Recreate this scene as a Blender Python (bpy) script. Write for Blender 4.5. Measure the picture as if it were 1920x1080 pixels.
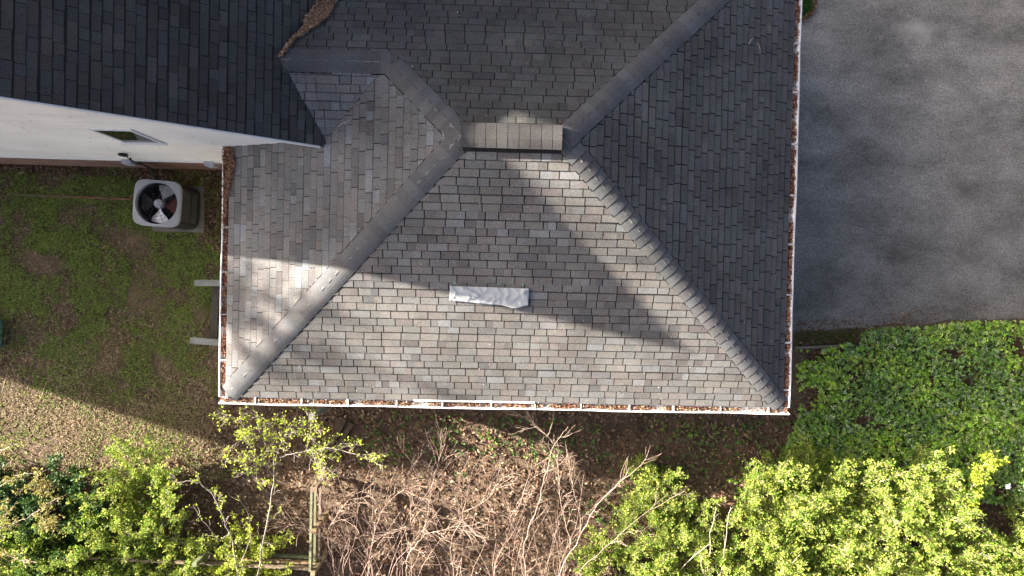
import bpy, math, random
import numpy as np
from mathutils import Vector, Matrix

# ------------------------------------------------------------------ camera, light, exposure
scene = bpy.context.scene
for o in list(bpy.data.objects):
    bpy.data.objects.remove(o)
random.seed(7)
rng = np.random.default_rng(11)
H = 14.5
FPX = 1280.0


def rot3(rx, ry, rz):
    cx, sx, cy, sy, cz, sz = math.cos(rx), math.sin(rx), math.cos(ry), math.sin(ry), math.cos(rz), math.sin(rz)
    return (np.array([[cz, -sz, 0], [sz, cz, 0], [0, 0, 1]]) @ np.array([[cy, 0, sy], [0, 1, 0], [-sy, 0, cy]])
            @ np.array([[1, 0, 0], [0, cx, -sx], [0, sx, cx]]))


RC = rot3(0.0158, -0.0256, 0.0234)
FLIP = np.array([1, -1, -1.0])
cam_d = bpy.data.cameras.new('camera')
cam = bpy.data.objects.new('camera', cam_d)
scene.collection.objects.link(cam)
cam_d.sensor_width = 36.0
cam_d.lens = 36.0 * FPX / 1920.0
cam_d.clip_start = 0.1
cam_d.clip_end = 600.0
r_, d_, f_ = RC[0] * FLIP, RC[1] * FLIP, RC[2] * FLIP
cam.matrix_world = Matrix(((r_[0], -d_[0], -f_[0], 0), (r_[1], -d_[1], -f_[1], 0), (r_[2], -d_[2], -f_[2], H), (0, 0, 0, 1)))
scene.camera = cam

SUN_D = Vector((2.473, -0.729, -1.0)).normalized()
sun_el = math.asin(-SUN_D.z)
sun_az = math.atan2(-SUN_D.x, -SUN_D.y)
w = bpy.data.worlds.new('World')
scene.world = w
w.use_nodes = True
nt = w.node_tree
sky = nt.nodes.new('ShaderNodeTexSky')
sky.sky_type = 'NISHITA'
sky.sun_disc = False
sky.sun_elevation = sun_el
sky.sun_rotation = sun_az
sky.air_density = 0.4
sky.dust_density = 4.5
sky.ozone_density = 0.0
bg = nt.nodes['Background']
nt.links.new(sky.outputs[0], bg.inputs[0])
bg.inputs[1].default_value = 0.065
sl = bpy.data.lights.new('sun', 'SUN')
sl.energy = 5.0
sl.angle = math.radians(0.6)
sl.color = (1.0, 0.91, 0.80)
so = bpy.data.objects.new('sun', sl)
scene.collection.objects.link(so)
so.rotation_euler = SUN_D.to_track_quat('-Z', 'Y').to_euler()
so.location = (-20, 6, 20)
scene.view_settings.view_transform = 'Standard'
scene.view_settings.look = 'None'
scene.view_settings.exposure = 2.55
scene.view_settings.gamma = 1.0


# ------------------------------------------------------------------ helpers
def ray(px, py):
    v = RC.T @ np.array([(px - 960) / FPX, (py - 540) / FPX, 1.0])
    return v * FLIP


def at(px, py, z=0.0):
    v = ray(px, py)
    t = (z - H) / v[2]
    return Vector((v[0] * t, v[1] * t, z))


def at_y(px, py, y):
    v = ray(px, py)
    t = y / v[1]
    return Vector((v[0] * t, y, H + v[2] * t))


def pix(P):
    """image position of world points (n,3), used only to test which points lie in a traced outline"""
    P = np.atleast_2d(P)
    q = np.stack([P[:, 0], -P[:, 1], H - P[:, 2]], 1) @ RC.T
    return np.stack([960 + FPX * q[:, 0] / q[:, 2], 540 + FPX * q[:, 1] / q[:, 2]], 1)


_tab = np.random.default_rng(5).random((256, 256))


def vnoise(x, y, s=1.0, o=0):
    x = np.asarray(x, float) * s + 57.3 + o * 13.7
    y = np.asarray(y, float) * s + 91.1 + o * 7.9
    xi = np.floor(x).astype(int)
    yi = np.floor(y).astype(int)
    fx, fy = x - xi, y - yi
    fx = fx * fx * (3 - 2 * fx)
    fy = fy * fy * (3 - 2 * fy)
    g = lambda a, b: _tab[a % 256, b % 256]
    return (g(xi, yi) * (1 - fx) + g(xi + 1, yi) * fx) * (1 - fy) + (g(xi, yi + 1) * (1 - fx) + g(xi + 1, yi + 1) * fx) * fy


def fnoise(x, y, s=1.0, o=0):
    return (vnoise(x, y, s, o) * 4 + vnoise(x, y, s * 2.1, o + 1) * 2 + vnoise(x, y, s * 4.3, o + 2)) / 7


def inpoly(x, y, poly):
    x = np.asarray(x)
    y = np.asarray(y)
    res = np.zeros(x.shape, bool)
    n = len(poly)
    for i in range(n):
        x0, y0 = poly[i][:2]
        x1, y1 = poly[(i + 1) % n][:2]
        if y0 == y1:
            continue
        c = ((y0 > y) != (y1 > y)) & (x < (x1 - x0) * (y - y0) / (y1 - y0) + x0)
        res ^= c
    return res


class MB:
    def __init__(self):
        self.v, self.f, self.c = [], [], []

    def face(self, pts, col=(1, 1, 1)):
        n = len(self.v)
        self.v.extend([tuple(p) for p in pts])
        self.f.append(tuple(range(n, n + len(pts))))
        self.c.append(col)

    def box(self, c, s, rot=None, col=(1, 1, 1)):
        c = Vector(c)
        h = Vector(s) / 2
        M = rot if rot is not None else Matrix.Identity(3)
        P = [c + M @ Vector((sx * h.x, sy * h.y, sz * h.z)) for sx in (-1, 1) for sy in (-1, 1) for sz in (-1, 1)]
        n = len(self.v)
        self.v.extend([tuple(p) for p in P])
        for q in ((0, 1, 3, 2), (4, 6, 7, 5), (0, 4, 5, 1), (2, 3, 7, 6), (0, 2, 6, 4), (1, 5, 7, 3)):
            self.f.append(tuple(n + i for i in q))
            self.c.append(col)

    def beam(self, a, b, wd, ht, col=(1, 1, 1), up=Vector((0, 0, 1))):
        a, b = Vector(a), Vector(b)
        d = (b - a)
        L = d.length
        d.normalize()
        sd = d.cross(up)
        sd.normalize()
        u = sd.cross(d)
        M = Matrix((d, sd, u)).transposed()
        self.box((a + b) / 2, (L, wd, ht), M, col)

    def tube(self, pts, rad, n=5, col=(1, 1, 1), cap=True):
        pts = [Vector(p) for p in pts]
        base = len(self.v)
        ref = Vector((0.31, 0.17, 0.93))
        for i, p in enumerate(pts):
            d = (pts[min(i + 1, len(pts) - 1)] - pts[max(i - 1, 0)])
            if d.length < 1e-9:
                d = Vector((0, 0, 1))
            d.normalize()
            if abs(d.dot(ref)) > 0.95:
                ref = Vector((0.9, 0.3, 0.1))
            a = d.cross(ref)
            a.normalize()
            b = d.cross(a)
            r = rad[i] if hasattr(rad, '__len__') else rad
            for k in range(n):
                t = 2 * math.pi * k / n
                self.v.append(tuple(p + a * (r * math.cos(t)) + b * (r * math.sin(t))))
        for i in range(len(pts) - 1):
            for k in range(n):
                k2 = (k + 1) % n
                self.f.append((base + i * n + k, base + i * n + k2, base + (i + 1) * n + k2, base + (i + 1) * n + k))
                self.c.append(col)
        if cap:
            self.f.append(tuple(base + k for k in range(n)))
            self.f.append(tuple(base + (len(pts) - 1) * n + k for k in reversed(range(n))))
            self.c += [col, col]

    def build(self, name, mat, parent=None, smooth=False):
        return mesh_obj(name, self.v, self.f, self.c, mat, parent, smooth)


def mesh_obj(name, v, f, c, mat, parent=None, smooth=False):
    me = bpy.data.meshes.new(name)
    me.from_pydata([tuple(map(float, p)) for p in v] if not isinstance(v, np.ndarray) else v.tolist(), [], f if not isinstance(f, np.ndarray) else f.tolist())
    if c is not None and len(c):
        a = me.attributes.new('col', 'FLOAT_COLOR', 'FACE')
        arr = np.ones((len(me.polygons), 4), np.float32)
        arr[:, :3] = np.asarray(c, np.float32)
        a.data.foreach_set('color', arr.ravel())
    if smooth:
        me.polygons.foreach_set('use_smooth', np.ones(len(me.polygons), bool))
    me.materials.append(mat)
    me.update()
    o = bpy.data.objects.new(name, me)
    scene.collection.objects.link(o)
    if parent is not None:
        o.parent = parent
        o.matrix_parent_inverse = parent.matrix_world.inverted()
    return o


def thing(name, label, cat, loc=(0, 0, 0), group=None):
    o = bpy.data.objects.new(name, None)
    scene.collection.objects.link(o)
    o.location = loc
    o.matrix_world = Matrix.Translation(Vector(loc))
    o.empty_display_size = 0.2
    return tag(o, label, cat, group)


def tag(o, label=None, cat=None, group=None, kind=None):
    if label:
        o['label'] = label
    if cat:
        o['category'] = cat
    if group:
        o['group'] = group
    if kind:
        o['kind'] = kind
    return o


# ------------------------------------------------------------------ materials
def mat_new(name):
    m = bpy.data.materials.new(name)
    m.use_nodes = True
    return m, m.node_tree, m.node_tree.nodes['Principled BSDF']


def N(t, kind, **kw):
    n = t.nodes.new(kind)
    for k, v in kw.items():
        if k.startswith('i_'):
            n.inputs[k[2:].replace('_', ' ')].default_value = v
        else:
            setattr(n, k, v)
    return n


def mixc(t, fac, a, b, mode='MIX'):
    m = t.nodes.new('ShaderNodeMix')
    m.data_type = 'RGBA'
    m.blend_type = mode
    for sock, val in ((m.inputs[0], fac), (m.inputs[6], a), (m.inputs[7], b)):
        if hasattr(val, 'is_output') or isinstance(val, bpy.types.NodeSocket):
            t.links.new(val, sock)
        else:
            sock.default_value = val if not isinstance(val, tuple) or len(val) != 3 else (*val, 1)
    return m.outputs[2]


def ramp(t, src, p0, p1, c0=(0, 0, 0), c1=(1, 1, 1)):
    r = t.nodes.new('ShaderNodeValToRGB')
    t.links.new(src, r.inputs[0])
    e = r.color_ramp.elements
    e[0].position, e[1].position = p0, p1
    e[0].color, e[1].color = (*c0, 1), (*c1, 1)
    return r.outputs[0]


def noise(t, scale, detail=3, rough=0.6, vec=None, dist=0.0):
    n = N(t, 'ShaderNodeTexNoise')
    n.inputs['Scale'].default_value = scale
    n.inputs['Detail'].default_value = detail
    n.inputs['Roughness'].default_value = rough
    n.inputs['Distortion'].default_value = dist
    if vec is None:
        tc = N(t, 'ShaderNodeTexCoord')
        vec = tc.outputs['Object']
    t.links.new(vec, n.inputs['Vector'])
    return n.outputs['Fac']


def attr_mat(name, rough=0.9, speck=0.35, speck_scale=70, stain=0.25, stain_scale=0.9, bump=0.0, spec=0.2):
    """base colour = the face colour attribute x granule speckle x large stains"""
    m, t, b = mat_new(name)
    a = N(t, 'ShaderNodeAttribute', attribute_name='col')
    c = a.outputs['Color']
    if speck:
        s = ramp(t, noise(t, speck_scale, 2, 0.7), 0.3, 0.7, (1 - speck,) * 3, (1 + speck,) * 3)
        c = mixc(t, 1.0, c, s, 'MULTIPLY')
    if stain:
        s = ramp(t, noise(t, stain_scale, 4, 0.6), 0.3, 0.7, (1 - stain,) * 3, (1 + stain,) * 3)
        c = mixc(t, 1.0, c, s, 'MULTIPLY')
    t.links.new(c, b.inputs['Base Color'])
    b.inputs['Roughness'].default_value = rough
    b.inputs['Specular IOR Level'].default_value = spec
    if bump:
        bp = N(t, 'ShaderNodeBump')
        bp.inputs['Strength'].default_value = bump
        bp.inputs['Distance'].default_value = 0.01
        t.links.new(noise(t, speck_scale, 2, 0.7), bp.inputs['Height'])
        t.links.new(bp.outputs[0], b.inputs['Normal'])
    return m


def plain_mat(name, col, rough=0.6, metal=0.0, var=0.15, vscale=6, spec=0.3):
    m, t, b = mat_new(name)
    s = ramp(t, noise(t, vscale, 4, 0.65), 0.3, 0.7, (1 - var,) * 3, (1 + var,) * 3)
    c = mixc(t, 1.0, (*col, 1), s, 'MULTIPLY')
    t.links.new(c, b.inputs['Base Color'])
    b.inputs['Roughness'].default_value = rough
    b.inputs['Metallic'].default_value = metal
    b.inputs['Specular IOR Level'].default_value = spec
    return m


def leaf_mat(name, trans=0.35, rough=0.55):
    m, t, b = mat_new(name)
    a = N(t, 'ShaderNodeAttribute', attribute_name='col')
    t.links.new(a.outputs['Color'], b.inputs['Base Color'])
    b.inputs['Roughness'].default_value = rough
    b.inputs['Specular IOR Level'].default_value = 0.25
    tr = N(t, 'ShaderNodeBsdfTranslucent')
    t.links.new(a.outputs['Color'], tr.inputs['Color'])
    mx = N(t, 'ShaderNodeMixShader')
    mx.inputs[0].default_value = trans
    t.links.new(b.outputs[0], mx.inputs[1])
    t.links.new(tr.outputs[0], mx.inputs[2])
    t.links.new(mx.outputs[0], t.nodes['Material Output'].inputs['Surface'])
    return m


M = {}
M['shingle'] = attr_mat('weathered_shingle', 0.95, 0.36, 62, 0.26, 0.9, 0.25)
M['shingle_dark'] = attr_mat('charcoal_shingle', 0.95, 0.32, 62, 0.2, 0.9, 0.25)
M['cap'] = attr_mat('cap_shingle', 0.95, 0.30, 70, 0.14, 1.2, 0.25)
M['deck'] = plain_mat('roof_underlay', (0.02, 0.02, 0.02), 0.95)
M['white_metal'] = plain_mat('white_gutter_metal', (0.80, 0.80, 0.79), 0.45, 0, 0.08, 3)
M['dirty_metal'] = plain_mat('dulled_strap_metal', (0.5, 0.49, 0.47), 0.5, 0, 0.25, 9)
M['white_trim'] = plain_mat('white_trim_paint', (0.78, 0.78, 0.76), 0.5, 0, 0.05, 4)
M['siding'] = attr_mat('cream_siding', 0.6, 0.03, 30, 0.08, 0.9, 0, 0.3)
M['leaf'] = leaf_mat('fresh_leaf', 0.38)
M['ivy'] = leaf_mat('ground_cover_leaf', 0.2, 0.45)
M['dead'] = leaf_mat('dead_leaf', 0.12, 0.8)
M['grass'] = leaf_mat('grass_blade', 0.25, 0.7)
M['bark_pale'] = attr_mat('pale_bark', 0.9, 0.2, 40, 0.2, 3.0)
M['wood'] = attr_mat('weathered_wood', 0.9, 0.25, 30, 0.25, 4.0)
M['ac_shell'] = plain_mat('grey_painted_steel', (0.30, 0.315, 0.34), 0.45, 0, 0.08, 5)
M['ac_side'] = plain_mat('olive_brown_steel', (0.034, 0.030, 0.025), 0.55, 0, 0.2, 5)
M['ac_dark'] = plain_mat('dark_shroud', (0.02, 0.021, 0.024), 0.6, 0, 0.2, 8)
M['fan'] = plain_mat('bare_aluminium', (0.62, 0.63, 0.68), 0.4, 0.35, 0.12, 7)
M['fan_shade'] = plain_mat('shaded_aluminium', (0.22, 0.23, 0.25), 0.5, 0.2, 0.15, 7)
M['fan_red'] = plain_mat('rusty_red_metal', (0.10, 0.022, 0.017), 0.6, 0.0, 0.3, 12)
M['concrete'] = plain_mat('worn_concrete', (0.15, 0.14, 0.122), 0.9, 0, 0.25, 9)
M['black_rubber'] = plain_mat('black_rubber', (0.015, 0.015, 0.015), 0.6)
M['grey_box'] = plain_mat('grey_plastic', (0.38, 0.40, 0.44), 0.5)
M['tarp'] = plain_mat('white_woven_tarp', (0.46, 0.48, 0.475), 0.6, 0, 0.14, 9)
M['green_cap'] = plain_mat('green_plastic', (0.12, 0.62, 0.33), 0.4)
M['white_plastic'] = plain_mat('white_plastic', (0.82, 0.82, 0.82), 0.4)


def glass_pane_mat():
    m, t, b = mat_new('window_glass')
    b.inputs['Base Color'].default_value = (0.012, 0.024, 0.012, 1)
    b.inputs['Roughness'].default_value = 0.04
    b.inputs['Specular IOR Level'].default_value = 0.3
    return m


M['glass'] = glass_pane_mat()


def teal_mat():
    m, t, b = mat_new('teal_clear_plastic')
    b.inputs['Base Color'].default_value = (0.22, 0.42, 0.36, 1)
    b.inputs['Roughness'].default_value = 0.15
    b.inputs['Transmission Weight'].default_value = 0.5
    return m


M['teal'] = teal_mat()


def brick_mat():
    m, t, b = mat_new('red_brick')
    tc = N(t, 'ShaderNodeTexCoord')
    sp = N(t, 'ShaderNodeSeparateXYZ')
    t.links.new(tc.outputs['Object'], sp.inputs[0])
    cb = N(t, 'ShaderNodeCombineXYZ')
    t.links.new(sp.outputs['X'], cb.inputs['X'])
    t.links.new(sp.outputs['Z'], cb.inputs['Y'])
    br = N(t, 'ShaderNodeTexBrick')
    t.links.new(cb.outputs[0], br.inputs['Vector'])
    br.inputs['Color1'].default_value = (0.17, 0.075, 0.05, 1)
    br.inputs['Color2'].default_value = (0.24, 0.11, 0.07, 1)
    br.inputs['Mortar'].default_value = (0.34, 0.25, 0.18, 1)
    br.inputs['Scale'].default_value = 1.0
    br.inputs['Brick Width'].default_value = 0.21
    br.inputs['Row Height'].default_value = 0.075
    br.inputs['Mortar Size'].default_value = 0.008
    s = ramp(t, noise(t, 3.0, 4), 0.3, 0.7, (0.8,) * 3, (1.2,) * 3)
    t.links.new(mixc(t, 1.0, br.outputs['Color'], s, 'MULTIPLY'), b.inputs['Base Color'])
    b.inputs['Roughness'].default_value = 0.9
    return m


M['brick'] = brick_mat()


def asphalt_mat():
    m, t, b = mat_new('worn_asphalt')
    tc = N(t, 'ShaderNodeTexCoord')
    mp = N(t, 'ShaderNodeMapping')
    mp.inputs['Scale'].default_value = (0.6, 1.0, 1.0)
    mp.inputs['Rotation'].default_value = (0, 0, math.radians(-14))
    t.links.new(tc.outputs['Object'], mp.inputs[0])
    big = ramp(t, noise(t, 0.9, 9, 0.70, mp.outputs[0], 0.15), 0.34, 0.66, (0.108, 0.102, 0.090), (0.275, 0.260, 0.230))
    # lighter towards the top of the drive, darker towards its lower edge
    sp = N(t, 'ShaderNodeSeparateXYZ')
    t.links.new(tc.outputs['Object'], sp.inputs[0])
    mr = N(t, 'ShaderNodeMapRange')
    mr.inputs['From Min'].default_value = -1.0
    mr.inputs['From Max'].default_value = 5.0
    mr.inputs['To Min'].default_value = 0.80
    mr.inputs['To Max'].default_value = 1.22
    t.links.new(sp.outputs['Y'], mr.inputs['Value'])
    c = mixc(t, 1.0, big, mr.outputs[0], 'MULTIPLY')
    mid = ramp(t, noise(t, 17, 5, 0.8), 0.32, 0.68, (0.74,) * 3, (1.26,) * 3)
    c = mixc(t, 1.0, c, mid, 'MULTIPLY')
    fine = ramp(t, noise(t, 46, 4, 0.9), 0.38, 0.64, (0.45,) * 3, (1.6,) * 3)
    c = mixc(t, 1.0, c, fine, 'MULTIPLY')
    # one pale worn patch
    vd = N(t, 'ShaderNodeVectorMath', operation='DISTANCE')
    vm = N(t, 'ShaderNodeMapping')
    vm.inputs['Scale'].default_value = (1.0, 1.7, 1)
    t.links.new(tc.outputs['Object'], vm.inputs[0])
    t.links.new(vm.outputs[0], vd.inputs[0])
    pc = at(1718, 56, 0)
    vd.inputs[1].default_value = (pc.x, pc.y * 1.7, 0)
    ns = noise(t, 3.0, 4, 0.7)
    ad = N(t, 'ShaderNodeMath', operation='MULTIPLY_ADD')
    t.links.new(ns, ad.inputs[0])
    ad.inputs[1].default_value = 0.9
    t.links.new(vd.outputs['Value'], ad.inputs[2])
    pm = ramp(t, ad.outputs[0], 0.45, 1.35, (0.8,) * 3, (0.0,) * 3)
    c = mixc(t, pm, c, (0.44, 0.42, 0.36, 1))
    t.links.new(c, b.inputs['Base Color'])
    b.inputs['Roughness'].default_value = 0.9
    b.inputs['Specular IOR Level'].default_value = 0.25
    bp = N(t, 'ShaderNodeBump')
    bp.inputs['Strength'].default_value = 0.5
    bp.inputs['Distance'].default_value = 0.01
    t.links.new(noise(t, 60, 2, 0.7), bp.inputs['Height'])
    t.links.new(bp.outputs[0], b.inputs['Normal'])
    return m


M['asphalt'] = asphalt_mat()


def ground_mat():
    m, t, b = mat_new('soil_and_thatch')
    n1 = noise(t, 1.4, 5, 0.65)
    n2 = noise(t, 14, 4, 0.75)
    n3 = noise(t, 45, 3, 0.8)
    soil = ramp(t, n1, 0.35, 0.65, (0.075, 0.050, 0.030), (0.15, 0.105, 0.065))
    c = mixc(t, 1.0, soil, ramp(t, n2, 0.25, 0.75, (0.5,) * 3, (1.5,) * 3), 'MULTIPLY')
    c = mixc(t, 1.0, c, ramp(t, n3, 0.3, 0.7, (0.6,) * 3, (1.4,) * 3), 'MULTIPLY')
    t.links.new(c, b.inputs['Base Color'])
    b.inputs['Roughness'].default_value = 0.95
    bp = N(t, 'ShaderNodeBump')
    bp.inputs['Strength'].default_value = 0.8
    bp.inputs['Distance'].default_value = 0.03
    t.links.new(n2, bp.inputs['Height'])
    t.links.new(bp.outputs[0], b.inputs['Normal'])
    return m


M['ground'] = ground_mat()

# ------------------------------------------------------------------ the setting: ground, lawn soil, driveway
g = MB()
S_ = 150
g.face([(-S_, -S_, 0), (S_, -S_, 0), (S_, S_, 0), (-S_, S_, 0)])
tag(g.build('ground', M['ground']), kind='structure')

# driveway with a ragged lower edge
edge_px = [(1440, 622), (1500, 619), (1560, 617), (1620, 613), (1680, 605), (1720, 610), (1780, 600), (1840, 601), (1920, 597), (2100, 594)]
edge = []
for i in range(len(edge_px) - 1):
    for k in range(8):
        f = k / 8
        a = at(*edge_px[i]).lerp(at(*edge_px[i + 1]), f)
        edge.append((a.x, a.y + random.uniform(-0.02, 0.02), 0.004))
last = at(*edge_px[-1])
edge += [(last.x, last.y, 0.004), (26, last.y, 0.004), (26, 24, 0.004), (4.6, 24, 0.004)]
isl = [at(1500, 42, 0), at(1520, 24, 0), at(1531, 0, 0), at(1536, -60, 0), at(1510, -80, 0)]
g = MB()
g.face(edge)
tag(g.build('driveway', M['asphalt']), kind='structure')

# ------------------------------------------------------------------ roofs
xW, xE, yS, zE = -4.54, 5.07, -2.156, 2.76
XL, XR, yR, zR = -0.51, 0.95, 2.03, 4.606
XC, yC, zC = -1.67, 3.21, 4.085
yN = 6.21
sS = (zR - zE) / (yR - yS)
sW = (zR - zE) / (XL - xW)
sE = (zR - zE) / (xE - XR)
XM, YK, zM, pM = -2.786, 1.995, 3.654, 0.831      # lower end and pitch of the main house's east slope
YWALL = 2.111
XRIDGE = -7.47
YMN = 13.0
zS = lambda x, y: zE + sS * (y - yS)
zW = lambda x, y: zE + sW * (x - xW)
zEa = lambda x, y: zE + sE * (xE - x)
zN = lambda x, y: zR - sS * (y - yR)
zCS = lambda x, y: zC - sS * (yC - y)
zMain = lambda x, y: zM + pM * (XM - x)


def clip(poly, cl):
    """Sutherland-Hodgman, cl convex CCW"""
    out = list(poly)
    n = len(cl)
    for i in range(n):
        ax, ay = cl[i]
        bx, by = cl[(i + 1) % n]
        inp, out = out, []
        if not inp:
            return []
        side = lambda p: (bx - ax) * (p[1] - ay) - (by - ay) * (p[0] - ax)
        for j in range(len(inp)):
            p, q = inp[j], inp[(j + 1) % len(inp)]
            sp_, sq = side(p), side(q)
            if sp_ >= 0:
                out.append(p)
            if (sp_ >= 0) != (sq >= 0):
                t = sp_ / (sp_ - sq)
                out.append((p[0] + t * (q[0] - p[0]), p[1] + t * (q[1] - p[1])))
    return out


def ccw(p):
    a = sum(p[i][0] * p[(i + 1) % len(p)][1] - p[(i + 1) % len(p)][0] * p[i][1] for i in range(len(p)))
    return p if a > 0 else p[::-1]


def tabcol(style):
    r = random.random()
    if style == 'main':
        b = random.uniform(0.052, 0.068)
        if r < 0.08:
            b *= random.uniform(1.15, 1.4)
        elif r < 0.16:
            b *= 0.8
        tint = random.choice([(1.03, 1.0, 0.90), (1.06, 1.0, 0.88), (1.14, 0.98, 0.88), (1.0, 1.02, 0.90), (1.02, 0.98, 0.95)])
    else:
        b = random.uniform(0.114, 0.136)
        if r < (0.07 if style == 'tab' else 0.11):
            b = random.uniform(0.140, 0.165)
            tint = random.choice([(0.95, 1.0, 1.04), (0.98, 1.0, 1.02)])
        elif r < 0.22:
            b = random.uniform(0.088, 0.106)
            tint = random.choice([(1.04, 1.0, 0.96), (1.05, 0.98, 0.97), (0.98, 1.0, 1.02)])
        else:
            tint = random.choice([(1.03, 1.0, 0.95), (1.0, 1.0, 0.98), (1.05, 0.98, 0.95), (0.99, 1.0, 1.0)])
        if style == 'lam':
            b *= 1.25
        elif style == 'shade_side':  # north and east slopes: their shade is put into a darker tab colour
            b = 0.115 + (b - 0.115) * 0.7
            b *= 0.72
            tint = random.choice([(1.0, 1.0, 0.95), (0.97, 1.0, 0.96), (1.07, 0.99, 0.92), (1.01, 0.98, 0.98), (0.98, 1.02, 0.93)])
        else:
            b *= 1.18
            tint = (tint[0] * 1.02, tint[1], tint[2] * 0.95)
    return tuple(b * k for k in tint)


def shingles(mb, polys, zf, org, u, gdir, slope, style, expo=0.132, slot=0.015, butt=0.014, tab=0.305):
    """rows of tabs across the plan polygons; org on the eave, u along it, gdir upslope (plan units)"""
    polys = [ccw(p) for p in polys]
    cosv = 1 / math.sqrt(1 + slope * slope)
    step = expo * cosv
    us = [(p[0] - org[0]) * u[0] + (p[1] - org[1]) * u[1] for pl in polys for p in pl]
    ds = [(p[0] - org[0]) * gdir[0] + (p[1] - org[1]) * gdir[1] for pl in polys for p in pl]
    d = min(ds)
    d = math.floor(d / step) * step
    row = 0
    shade_side = style == 'shade_side'
    butt_shade = {'tab': 0.40, 'shade_side': 0.36, 'lam': 0.5, 'main': 0.35}[style]
    dark = (0.022, 0.021, 0.020) if style != 'main' else (0.006, 0.006, 0.007)
    while d < max(ds):
        uu = min(us) - random.uniform(0, 0.3) if style in ('lam', 'main') else min(us) - 0.35 + (row * 0.37 % 1.0) * tab + random.uniform(-0.05, 0.05)
        jit = random.uniform(-0.006, 0.006)
        while uu < max(us):
            wd = tab + random.uniform(-0.025, 0.025) - (random.random() < 0.06) * 0.12
            if style in ('lam', 'main'):
                wd = random.choice([0.15, 0.18, 0.22, 0.3, 0.36])
            segs = [(uu, uu + wd - slot * (1 if style in ('tab', 'shade_side') else random.choice([0.35, 0.8])))]
            if style in ('tab', 'shade_side') and random.random() < 0.45:
                m_ = uu + wd * random.uniform(0.35, 0.65)
                segs = [(uu, m_), (m_, segs[0][1])]
            hb = butt * (random.uniform(0.8, 1.25) if style in ('tab', 'shade_side') else random.choice([0.55, 1.0, 1.5]))
            for (a, b_) in segs:
                col = tabcol(style)
                lo = d + jit + (random.uniform(-0.004, 0.004))
                q = [(a, lo), (b_, lo), (b_, lo + step + 0.012), (a, lo + step + 0.012)]
                qp = ccw([(org[0] + u[0] * p[0] + gdir[0] * p[1], org[1] + u[1] * p[0] + gdir[1] * p[1]) for p in q])
                for pl in polys:
                    c = clip(qp, pl)
                    if len(c) < 3:
                        continue
                    top = []
                    for p in c:
                        dd = (p[0] - org[0]) * gdir[0] + (p[1] - org[1]) * gdir[1] - lo
                        h = hb + (0.001 - hb) * dd / (step + 0.012)
                        top.append((p[0], p[1], zf(p[0], p[1]) + h + 0.004))
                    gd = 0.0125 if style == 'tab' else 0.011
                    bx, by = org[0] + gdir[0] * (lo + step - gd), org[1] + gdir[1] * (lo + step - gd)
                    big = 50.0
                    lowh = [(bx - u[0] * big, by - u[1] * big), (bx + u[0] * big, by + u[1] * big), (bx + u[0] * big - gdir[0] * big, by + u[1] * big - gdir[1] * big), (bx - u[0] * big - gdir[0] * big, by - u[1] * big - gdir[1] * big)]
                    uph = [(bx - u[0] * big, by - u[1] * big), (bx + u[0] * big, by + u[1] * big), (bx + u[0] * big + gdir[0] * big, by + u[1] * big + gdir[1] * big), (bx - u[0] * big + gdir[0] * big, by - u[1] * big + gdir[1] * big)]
                    for hp, cc_ in ((lowh, col), (uph, tuple(butt_shade * x_ for x_ in col))):  # strip below the next butt: shadow line and dark asphalt painted in
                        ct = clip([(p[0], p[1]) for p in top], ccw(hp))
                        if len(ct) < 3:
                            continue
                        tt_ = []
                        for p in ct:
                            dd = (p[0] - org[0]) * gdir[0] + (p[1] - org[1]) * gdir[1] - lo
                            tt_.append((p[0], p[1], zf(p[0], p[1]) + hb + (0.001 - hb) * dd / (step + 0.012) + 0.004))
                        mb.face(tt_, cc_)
                    for k in range(len(c)):
                        p, q2 = top[k], top[(k + 1) % len(c)]
                        dd0 = (p[0] - org[0]) * gdir[0] + (p[1] - org[1]) * gdir[1] - lo
                        dd1 = (q2[0] - org[0]) * gdir[0] + (q2[1] - org[1]) * gdir[1] - lo
                        if min(dd0, dd1) > step * 0.9:
                            continue
                        mb.face([p, (p[0], p[1], zf(p[0], p[1])), (q2[0], q2[1], zf(q2[0], q2[1])), q2], tuple(0.35 * cc for cc in col) if dd0 < 0.01 and dd1 < 0.01 else dark)
            uu += wd
        d += step
        row += 1


def deck(mb, polys, zf):
    for p in polys:
        mb.face([(x, y, zf(x, y)) for x, y in ccw(p)])


P_S = [[(xW, yS), (xE, yS), (XR, yR), (XL, yR)]]
P_E = [[(xE, yS), (xE, yN), (XR, yR)]]
P_W = [[(xW, yS), (XM, yS + (XM - xW) * (yR - yS) / (XL - xW)), (XM, YWALL), (xW, YWALL)],
       [(XM, yS + (XM - xW) * (yR - yS) / (XL - xW)), (XL, yR), (XC, yC), (XM, 2.05)]]
xmc = XM - (zC - zM) / pM                                    # where the connecting ridge runs into the main roof
xme = XM - (zE - zM) / pM
k_ = (yC - yR) / (yN - yR)
P_N = [[(XL, yR), (XR, yR), (XR + (xE - XR) * k_, yC), (XC, yC)],
       [(xmc, yC), (XR + (xE - XR) * k_, yC), (xE, yN), (xme, yN)]]
xms = XM - (zCS(0, 2.05) - zM) / pM
P_C = [[(xmc, yC), (xms - 0.12, 2.05), (XM + 0.02, 2.05), (XC, yC)]]
P_M = [[(XRIDGE, YK), (XM, YK), (xms, 2.05), (xmc, yC), (XRIDGE, yC)],
       [(XRIDGE, yC), (xmc, yC), (xme, yN), (xme, YMN), (XRIDGE, YMN)]]

garage = thing('garage', 'garage under a hipped roof of weathered grey shingles beside the driveway', 'garage', (0.3, 0, 0))
mb = MB()
for P, zf in ((P_S, zS), (P_E, zEa), (P_W, zW), (P_N, zN), (P_C, zCS)):
    deck(mb, P, zf)
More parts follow.
